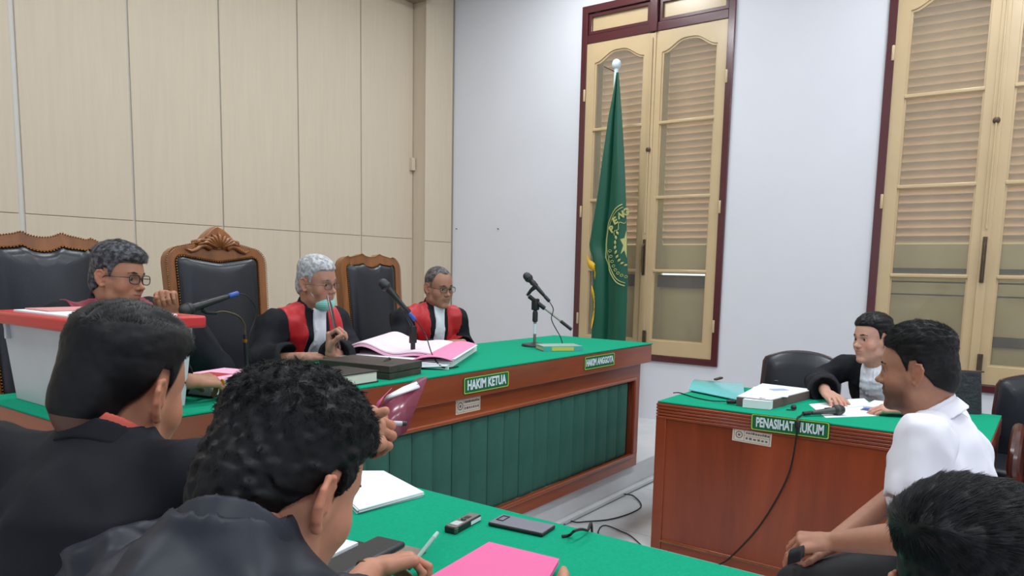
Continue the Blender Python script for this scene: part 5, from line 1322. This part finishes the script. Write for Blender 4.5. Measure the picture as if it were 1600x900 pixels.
F.robe(MT['robe'], seed=11, fold=.010); judge_front(F, MT['red']); F.collar(MT['robe'], r=.068, hgt=.055, open_=.03); F.close(); J2 = F
wt = hm1 @ TR(0, -.02, 0) @ R3(90, 0, 0); obj('wristwatch', G().tube([wt @ Vector((.034 * math.cos(a_), .027 * math.sin(a_), 0)) for a_ in np.linspace(0, 2 * math.pi, 25)], .006, 8), M('olive_watch', (92, 84, 48), .4), F.par)
F.glasses((40, 34, 36), w=.025, hh=.0145, low=-.006, rim=.0011)
mk = SDF((-.07, .02, -.15), (.07, .125, -.04), .0024)            # surgical mask pulled down under the mouth
mk.ell((0, .048, -.098), (.053, .050, .040), .008); mk.ell((0, .0, -.02), (.2, .2, .052), .004, 'sub')
P = mk.P(); mk.d = mk.d + (.0012 * np.sin(P[2] * 700)).astype(np.float32)
m = mk.mesh(); mo = obj('face_mask', np_mesh('face_mask', [(xf(lapl(*m, 1), F.HM), m[1], m[2])], M('mint_face_mask', (140, 208, 196), .8)), parent=F.par)
for x in (-1, 1):
    for z0 in (-.082, -.112): obj('mask_loop', G().tube([F.HM @ Vector(q_) for q_ in ((x * .043, .062, z0), (x * .062, .02, -.055), (x * .080, -.016, .012))], .0011, 5), MT['sign_white'], mo)
# phone held upright like a microphone
pt0 = Vector((pw.x + .012, pw.y - .035, pw.z + .05)); pt1 = on_y(514, 468, h.y - .17)
t = thing('mobile_phone', 'slim maroon phone the grey-haired man holds upright before his mouth', 'phone', pt0)
mm = aimY((0, 0, 0), pt1 - pt0, (.5, -.87, 0)); Lh = (pt1 - pt0).length
obj('phone_body', G().box(-.034, .034, -.01, Lh, -.0045, .0045, mm), M('maroon_phone', (104, 56, 66), .3, coat=.3), t, bevel=.004, seg=3); obj('screen', G().box(-.030, .030, -.004, Lh - .006, .0045, .0052, mm), MT['black_plastic'], t)
# --- left judge, fist at his cheek
h = on_y(186, 432, 2.92)
F = Fig('dark-haired man in spectacles and dark red-banded robe behind the plastic box, fist at cheek', h, 296, -4, -4, pel=(h.x + .0, 3.28, PLZ + .55), az=276, floor=PLZ, hs=.98, drop=-.02, nb=(h.x - .02, h.y + .05, h.z - .135))
lw = on_y(266, 492, 2.80)
F.arm(-1, on_y(338, 580, 2.74), lw)
rh = on_z(296, 596, BZ + .075)
F.arm(1, (h.x - .22, 2.82, BZ + .05), (rh.x, rh.y, rh.z))
sk = (172, 124, 98)
F.skin_body(sk)
F.head(sk, dict(top=.024, side=.007, tuft=.0022, front=.056, quiff=.004, comb=comb_side, len=.6, lift=.25, jit=.15, thick=.0003), strands=9000, hk=((44, 44, 48), .45, (96, 98, 104)), brow=(36, 30, 28), scalp=(70, 62, 60), jaw=1.03)
F.hand(-1, (-.30, -.12, 1), (.5, .9, .1), sk, wrist=lw, curl=(72, 78, 40), spread=2, thumb=(15, 25, 12, 14), elen=.14)
hm = F.hand(1, (1, .02, -.05), (0, -.3, 1), sk, wrist=(rh.x, rh.y, rh.z), curl=(38, 42, 24), spread=4, thumb=(35, 30, 10))
F.robe(MT['robe'], seed=12); judge_front(F, MT['maroon_satin'], bib=True); F.collar(MT['robe'], r=.068, hgt=.05, open_=.03); F.close()
F.glasses((26, 24, 26), w=.027, hh=.018, rim=.0019)
rg = hm @ Vector((.0095, .115, -.006)); obj('ring', G().lathe([(.0100, -.002), (.0112, -.001), (.0112, .001), (.0100, .002)], 16, TR(rg) @ R3(0, 80, 0)), MT['gold'], F.par)
# --- right judge, looking down
h = on_y(686, 447, 3.04)
F = Fig('balding man in spectacles and red-banded black robe looking down, nearest the room corner', h, 259, -10, 2, pel=(h.x + .0, 3.34, PLZ + .53), az=250, floor=PLZ, hs=.97, drop=.01, sh=.185)
F.arm(-1, (h.x + .25, 3.04, BZ - .10), (h.x + .075, 2.91, BZ - .0)); F.arm(1, (h.x - .28, 3.08, BZ - .10), (h.x - .075, 2.91, BZ - .0))
sk = (166, 122, 100)
F.skin_body(sk)
F.head(sk, dict(top=.0045, side=.0045, tuft=.0008, front=.080, temple=.052, recede=.026, bald=.0025), hk=((58, 54, 54), .5, (104, 100, 100)), brow=(46, 38, 36), scalp=(112, 92, 82), fat=.005, jaw=1.03)
F.hand(-1, (-.97, -.12, .0), (0, -.5, 1), sk, curl=(25, 35, 20), spread=3, thumb=(35, 10, 10)); F.hand(1, (.97, -.12, .03), (0, -.5, 1), sk, curl=(25, 35, 20), spread=3, thumb=(35, 10, 10), size=.99)
F.robe(MT['robe'], seed=13, fold=.010); judge_front(F, MT['red'], uo0=.17); F.collar(MT['robe'], r=.068, hgt=.05, open_=.035); F.close()
F.glasses((30, 28, 30), w=.025, hh=.0175, rim=.0014)
# --- young lawyer behind the lawyers' table
h = on_x(1363, 528, 4.37)
F = Fig('young man in black robe with white bib, smiling, seated behind the lawyers\' table', h, 143, -2, 3, pel=(4.68, h.y - .10, .56), az=176, hs=1.03, sh=.18, nb=(h.x + .06, h.y - .02, h.z - .135))
w1 = on_z(1291, 614, LZ + .05); w2 = on_z(1412, 640, LZ + .035)
e1_ = on_z(1262, 603, LZ + .055); e1_.x = 4.42
F.arm(1, e1_, w1); F.arm(-1, (4.42, h.y - .34, LZ + .05), w2)
sk = (198, 152, 132)
F.skin_body(sk)
F.head(sk, dict(top=.020, side=.007, tuft=.002, front=.062, temple=.040, quiff=.004, fthin=.009, comb=comb_side, len=.6, lift=.2, jit=.12, thick=.0003), strands=9000, hk=((10, 10, 13), .45), brow=(34, 27, 25), lips=(176, 122, 110), fat=.003, smile=.004)
F.hand(1, (-.75, -.62, -.10), (-.1, 0, 1), sk, curl=(22, 30, 18), spread=5, thumb=(40, 12, 10)); F.hand(-1, (-.25, .95, -.02), (-.2, 0, 1), sk, curl=(25, 30, 15), spread=5, thumb=(35, 10, 10))
F.robe(MT['robe'], seed=14, fold=.009, cone=False, nkl=.02)
F.patch('white_bib', MT['bib'], .012, lambda u, f, w: np.maximum(np.maximum(np.abs(u) - np.interp(w, [-.34, -.02], [.078, .062]), -f), np.maximum(-.32 - w, w - .03)), extra=lambda u, f, w: .0035 * np.sin(u * 330) + .002 * np.sin(w * 160))
F.collar(MT['bib'], r=.062, hgt=.052, th=.005, name='white_collar'); F.collar(MT['robe'], r=.076, hgt=.05, open_=.05); F.close()
# --- man in a white shirt on the chair in the middle
h = at_d(1431, 575, 2.30)
F = Fig('man in white short-sleeved shirt and black trousers sitting in profile, hands clasped on knee', h, 89, -5, 0, pel=(h.x + .03, h.y - .14, .56), az=88, hs=1.02, sh=.185, knees={-1: at_d(1248, 918, 2.28), 1: at_d(1262, 910, 2.62)}, nb=(h.x + .01, h.y - .06, h.z - .150))
F.S[-1] = F.L(at_d(1446, 690, 2.10))
wl = at_d(1302, 846, 2.18)
F.arm(-1, at_d(1404, 842, 2.06), wl); F.arm(1, (h.x + .22, h.y - .02, .76), at_d(1296, 852, 2.32))
sk = (170, 122, 98)
F.skin_body(sk)
F.head(sk, dict(top=.024, side=.006, tuft=.003, front=.062, temple=.034, quiff=.003, nape=-.080, fthin=.012, comb=comb_fwd, len=.7, lift=.3, jit=.2, thick=.0003), strands=14000, hk=((13, 13, 14), .5), brow=(28, 22, 20), stubble=(52, 38, 34), fat=.003, jaw=1.02, h=.003)
F.hand(-1, (-.28, .9, -.12), (-.35, -.15, 1), sk, curl=(50, 55, 30), spread=2, thumb=(25, 20, 15), fr=(.028, .047))
F.hand(1, (-.6, .75, -.10), (0, 0, 1), sk, curl=(30, 40, 20), spread=3, thumb=(30, 10, 10), fr=(.028, .044))
F.robe(MT['shirt'], seed=21, fold=.010, t=.016, short=.60, sleeve=(.074, .072, .07), name='shirt', cone=False, nkl=.03, h=.0075, length=.20, fat=.015, fstep=(.07, .07, .12))
F.collar(MT['shirt'], r=.064, hgt=.042, th=.004, name='shirt_collar', open_=.02, lift=.008); F.collar(MT['shirt'], r=.078, hgt=.046, th=.0035, name='collar_leaf', open_=.025, flare=.55, lift=-.006, h=.0035); F.close(); WIT = F
# turned-down collar leaf and sleeve hem
F.trousers(MT['trouser'])
kb = at_d(1243, 862, 2.16)
t = thing('black_item', 'small black object under the clasped hand of the man in white', 'cloth', kb)
obj('item_body', G().sheet(lambda u, v: Vector((-.02 + .04 * u, -.02 + .035 * v, .012 + .012 * math.sin(math.pi * u) - .02 * v)), 8, 8, .03), MT['trouser'], t, True)  # small black object of unknown kind, modelled as a bent slab
plain_chair('plain padded chair under the man in the white shirt', h.x + .02, h.y - .16, 180)
# --- prosecutor on the left with the cropped sides and swept top
h = at_d(196, 603, 1.20)
F = Fig('man with faded sides in black robe with orange neck piping, seated leftmost in the foreground', h, 20, -12, 4, pel=(h.x - .16, h.y - .06, .56), az=30, hs=1.02, sh=.195, drop=-.025, nb=(h.x - .050, h.y - .030, h.z - .104))
fw = at_d(510, 692, 1.24)
F.arm(1, at_d(425, 800, 1.12), fw); F.arm(-1, (h.x + .14, h.y + .34, .84), (h.x + .42, h.y + .22, .84))
sk = (188, 132, 104)
F.skin_body(sk)
F.head(sk, dict(top=.017, side=.0045, tuft=.0010, quiff=.008, soft=.02, nape=-.105, cut=-.060, shine=.34, comb=comb_side, len=.8, lift=.22, jit=.07, thick=.00028, part=.052), hk=((8, 8, 11), .5, (14, 15, 19)), shave=(26, 22, 22), scalp=(60, 46, 38), h=.0026, strands=26000)
F.hand(1, at_d(600, 662, 1.27) - fw, (-.5, -.6, .6), sk, wrist=fw, curl=(62, 60, 30), spread=2, thumb=(-12, -25, 2, -6), elen=.15)
F.hand(-1, (.9, -.3, 0), (0, 0, 1), sk, curl=(25, 30, 15), spread=4, thumb=(35, 10, 10))
F.robe(MT['robe'], seed=15, fold=.008, h=.0075, t=.022)
F.collar(MT['robe'], r=.067, hgt=.036, th=.005, h=.003, open_=.03); F.collar(M('orange_red_piping', (190, 78, 62), .6), r=.0635, hgt=.036, lift=.013, th=.0035, h=.003, name='neck_piping', open_=.03); F.close(); P1 = F
plain_chair('plain padded chair under the man with faded sides', h.x - .18, h.y + .02, -60)
# the folder and pen he holds
A, Bb, Cc, Dd = at_d(588, 640, 1.40), at_d(590, 700, 1.36), at_d(634, 676, 1.42), at_d(668, 590, 1.50)
cn = (A + Bb + Cc + Dd) / 4; t = thing('maroon_sleeve', 'see-through maroon folder with papers, held up beyond the curly-haired man', 'folder', cn)
MT['maroon_clear'] = M('maroon_clear_plastic', (128, 50, 74), .25, coat=.4, alpha=.88)
g = G().add([p - cn for p in (A, Bb, Cc, Dd)], [(0, 1, 2, 3)]); o = obj('front_sheet', g, MT['maroon_clear'], t); so = o.modifiers.new('thickness', 'SOLIDIFY'); so.thickness = .0012
bk = [at_d(592, 636, 1.42), at_d(655, 610, 1.46), at_d(668, 588, 1.52), at_d(660, 583, 1.53), at_d(592, 628, 1.44)]
g = G().add([p - cn for p in (at_d(590, 636, 1.42), at_d(660, 612, 1.48), at_d(667, 588, 1.53), at_d(652, 592, 1.53))], [(0, 1, 2, 3)]); o = obj('back_sheet', g, MT['maroon_clear'], t); so = o.modifiers.new('thickness', 'SOLIDIFY'); so.thickness = .0012
g = G().add([p - cn for p in (at_d(600, 624, 1.415), at_d(656, 604, 1.47), at_d(651, 596, 1.49), at_d(630, 604, 1.46), at_d(604, 618, 1.42))], [(0, 1, 2, 3, 4)]); o = obj('paper', g, MT['paper'], t); so = o.modifiers.new('thickness', 'SOLIDIFY'); so.thickness = .004
g = G().add([p - cn for p in (at_d(588, 630, 1.40), at_d(612, 606, 1.44), at_d(600, 618, 1.40), at_d(588, 640, 1.395))], [(0, 1, 2, 3)]); o = obj('pink_page', g, MT['pink_card'], t); so = o.modifiers.new('thickness', 'SOLIDIFY'); so.thickness = .001
a, b_ = at_d(590, 660, 1.33), at_d(634, 662, 1.36)
t = thing('clear_pen', 'clear ballpoint pen held against the maroon folder', 'pen', a)
obj('barrel', G().tube([(0, 0, 0), (b_ - a) * .85], .0045, 10), M('clear_pen_plastic', (190, 186, 200), .2, coat=.5), t); obj('end_cap', G().tube([(b_ - a) * .85, b_ - a], .0048, 10), MT['black_plastic'], t)
# --- curly-haired prosecutor bent over his notes
h = at_d(450, 750, .905)
F = Fig('man with short curly black hair in shiny black robe, bent over the foreground table', h, 5, -24, 3, pel=(h.x - .26, h.y - .10, .56), az=42, hs=1.0, sh=.195, drop=-.035, nb=(h.x - .110, h.y - .036, h.z - .062))
F.S[-1] = F.L(at_d(195, 915, .98)); F.S[1] = F.L(at_d(405, 985, .80))
wr_ = on_z(578, 893, PT + .045)
F.arm(1, on_z(505, 985, PT + .03), wr_); F.arm(-1, at_d(330, 860, 1.02), at_d(400, 820, 1.10))
sk = (196, 138, 112)
F.skin_body(sk)
F.head(sk, dict(top=.022, side=.009, low=.001, tuft=.0036, front=.05, nape=-.075, comb=comb_curl, len=.45, lift=.50, jit=.16, thick=.00026), hk=((7, 7, 10), .5, (13, 14, 18)), scalp=(30, 24, 22), h=.0024, strands=42000, fat=.003)
hp2 = F.hand(1, (.93, -.28, .10), (-.25, .35, 1), sk, wrist=wr_, curl=(42, 62, 35), spread=2, thumb=(25, 15, 10, 14), h=.0022, fr=(.027, .042), each=[(38, 48, 25), None, None, (60, 66, 35)])
F.hand(-1, (.2, .9, .1), (0, 0, 1), sk, curl=(45, 50, 25), spread=3, thumb=(25, 20, 10))
F.robe(MT['robe_shiny'], seed=16, fold=.015, h=.0065, t=.022, fstep=(.05, .04, .06), sleeve=(.066, .060, .056), cut=.06)
F.collar(MT['robe_shiny'], r=.066, hgt=.034, th=.0045, h=.003, open_=.03); F.close(); P2 = F
bd = hp2 @ TR(0, -.012, 0) @ R3(90, 0, 0)
obj('bracelet', G().tube([bd @ Vector((.033 * math.cos(a_), .024 * math.sin(a_), 0)) for a_ in np.linspace(0, 2 * math.pi, 25)], .004, 8), MT['iron'], F.par)
plain_chair('plain padded chair under the curly-haired man', h.x - .28, h.y - .10, -68)
a, b_ = on_z(652, 872, PT + .045), on_z(684, 832, PT + .045 + .035)
t = thing('ballpoint_pen', 'pale green clear ballpoint pen in the curly-haired man\'s right hand', 'pen', a)
obj('barrel', G().tube([(a - b_) * .4, (0, 0, 0), (b_ - a) * .8], .0045, 10), M('pale_green_pen', (150, 190, 178), .2, coat=.5), t); obj('end_cap', G().tube([(b_ - a) * .8, b_ - a], [.0048, .004], 10), M('mint_cap', (170, 210, 196), .3), t)
# --- person at the right edge, only the top of the head in the picture
h = at_d(1514, 934, .95)
F = Fig('person with thick swept black hair at the lower right corner, holding the pink folder', h, 8, -8, 0, pel=(h.x - .14, h.y - .06, .56), az=25, hs=1.02, sh=.185, drop=.012)
tw = on_z(860, 944, PT + .046)
F.arm(-1, (h.x - .02, h.y + .26, PT + .02), tw); F.arm(1, (h.x + .2, h.y - .3, .8), (h.x + .40, h.y - .12, .82))
sk = (190, 138, 112)
F.skin_body(sk)
F.head(sk, dict(top=.036, side=.009, tuft=.0015, quiff=.006, soft=.014, comb=lambda p, rs: comb_side(p, rs) * np.array([-1, 1, 1]), len=.8, lift=.22, jit=.09, thick=.00028, shine=.36), hk=((10, 10, 13), .5, (24, 25, 30)), shave=(50, 42, 38), scalp=(50, 42, 38), h=.0028, strands=26000)
F.hand(-1, on_z(838, 880, PT) - on_z(858, 946, PT), (.0, .1, 1), sk, wrist=tw, curl=(30, 25, 15), spread=3, thumb=(16, -22, 4, 12), h=.0024)
F.hand(1, (.9, .3, 0), (0, 0, 1), sk, curl=(25, 30, 15), spread=4, thumb=(35, 10, 10))
F.robe(MT['robe'], seed=17, h=.010); F.collar(MT['robe'], r=.070, hgt=.048, open_=.03); F.close()
plain_chair('plain padded chair under the person at the right edge', h.x - .16, h.y - .06, -65)
print('SCRIPT TIME', round(time.time() - T0, 1))
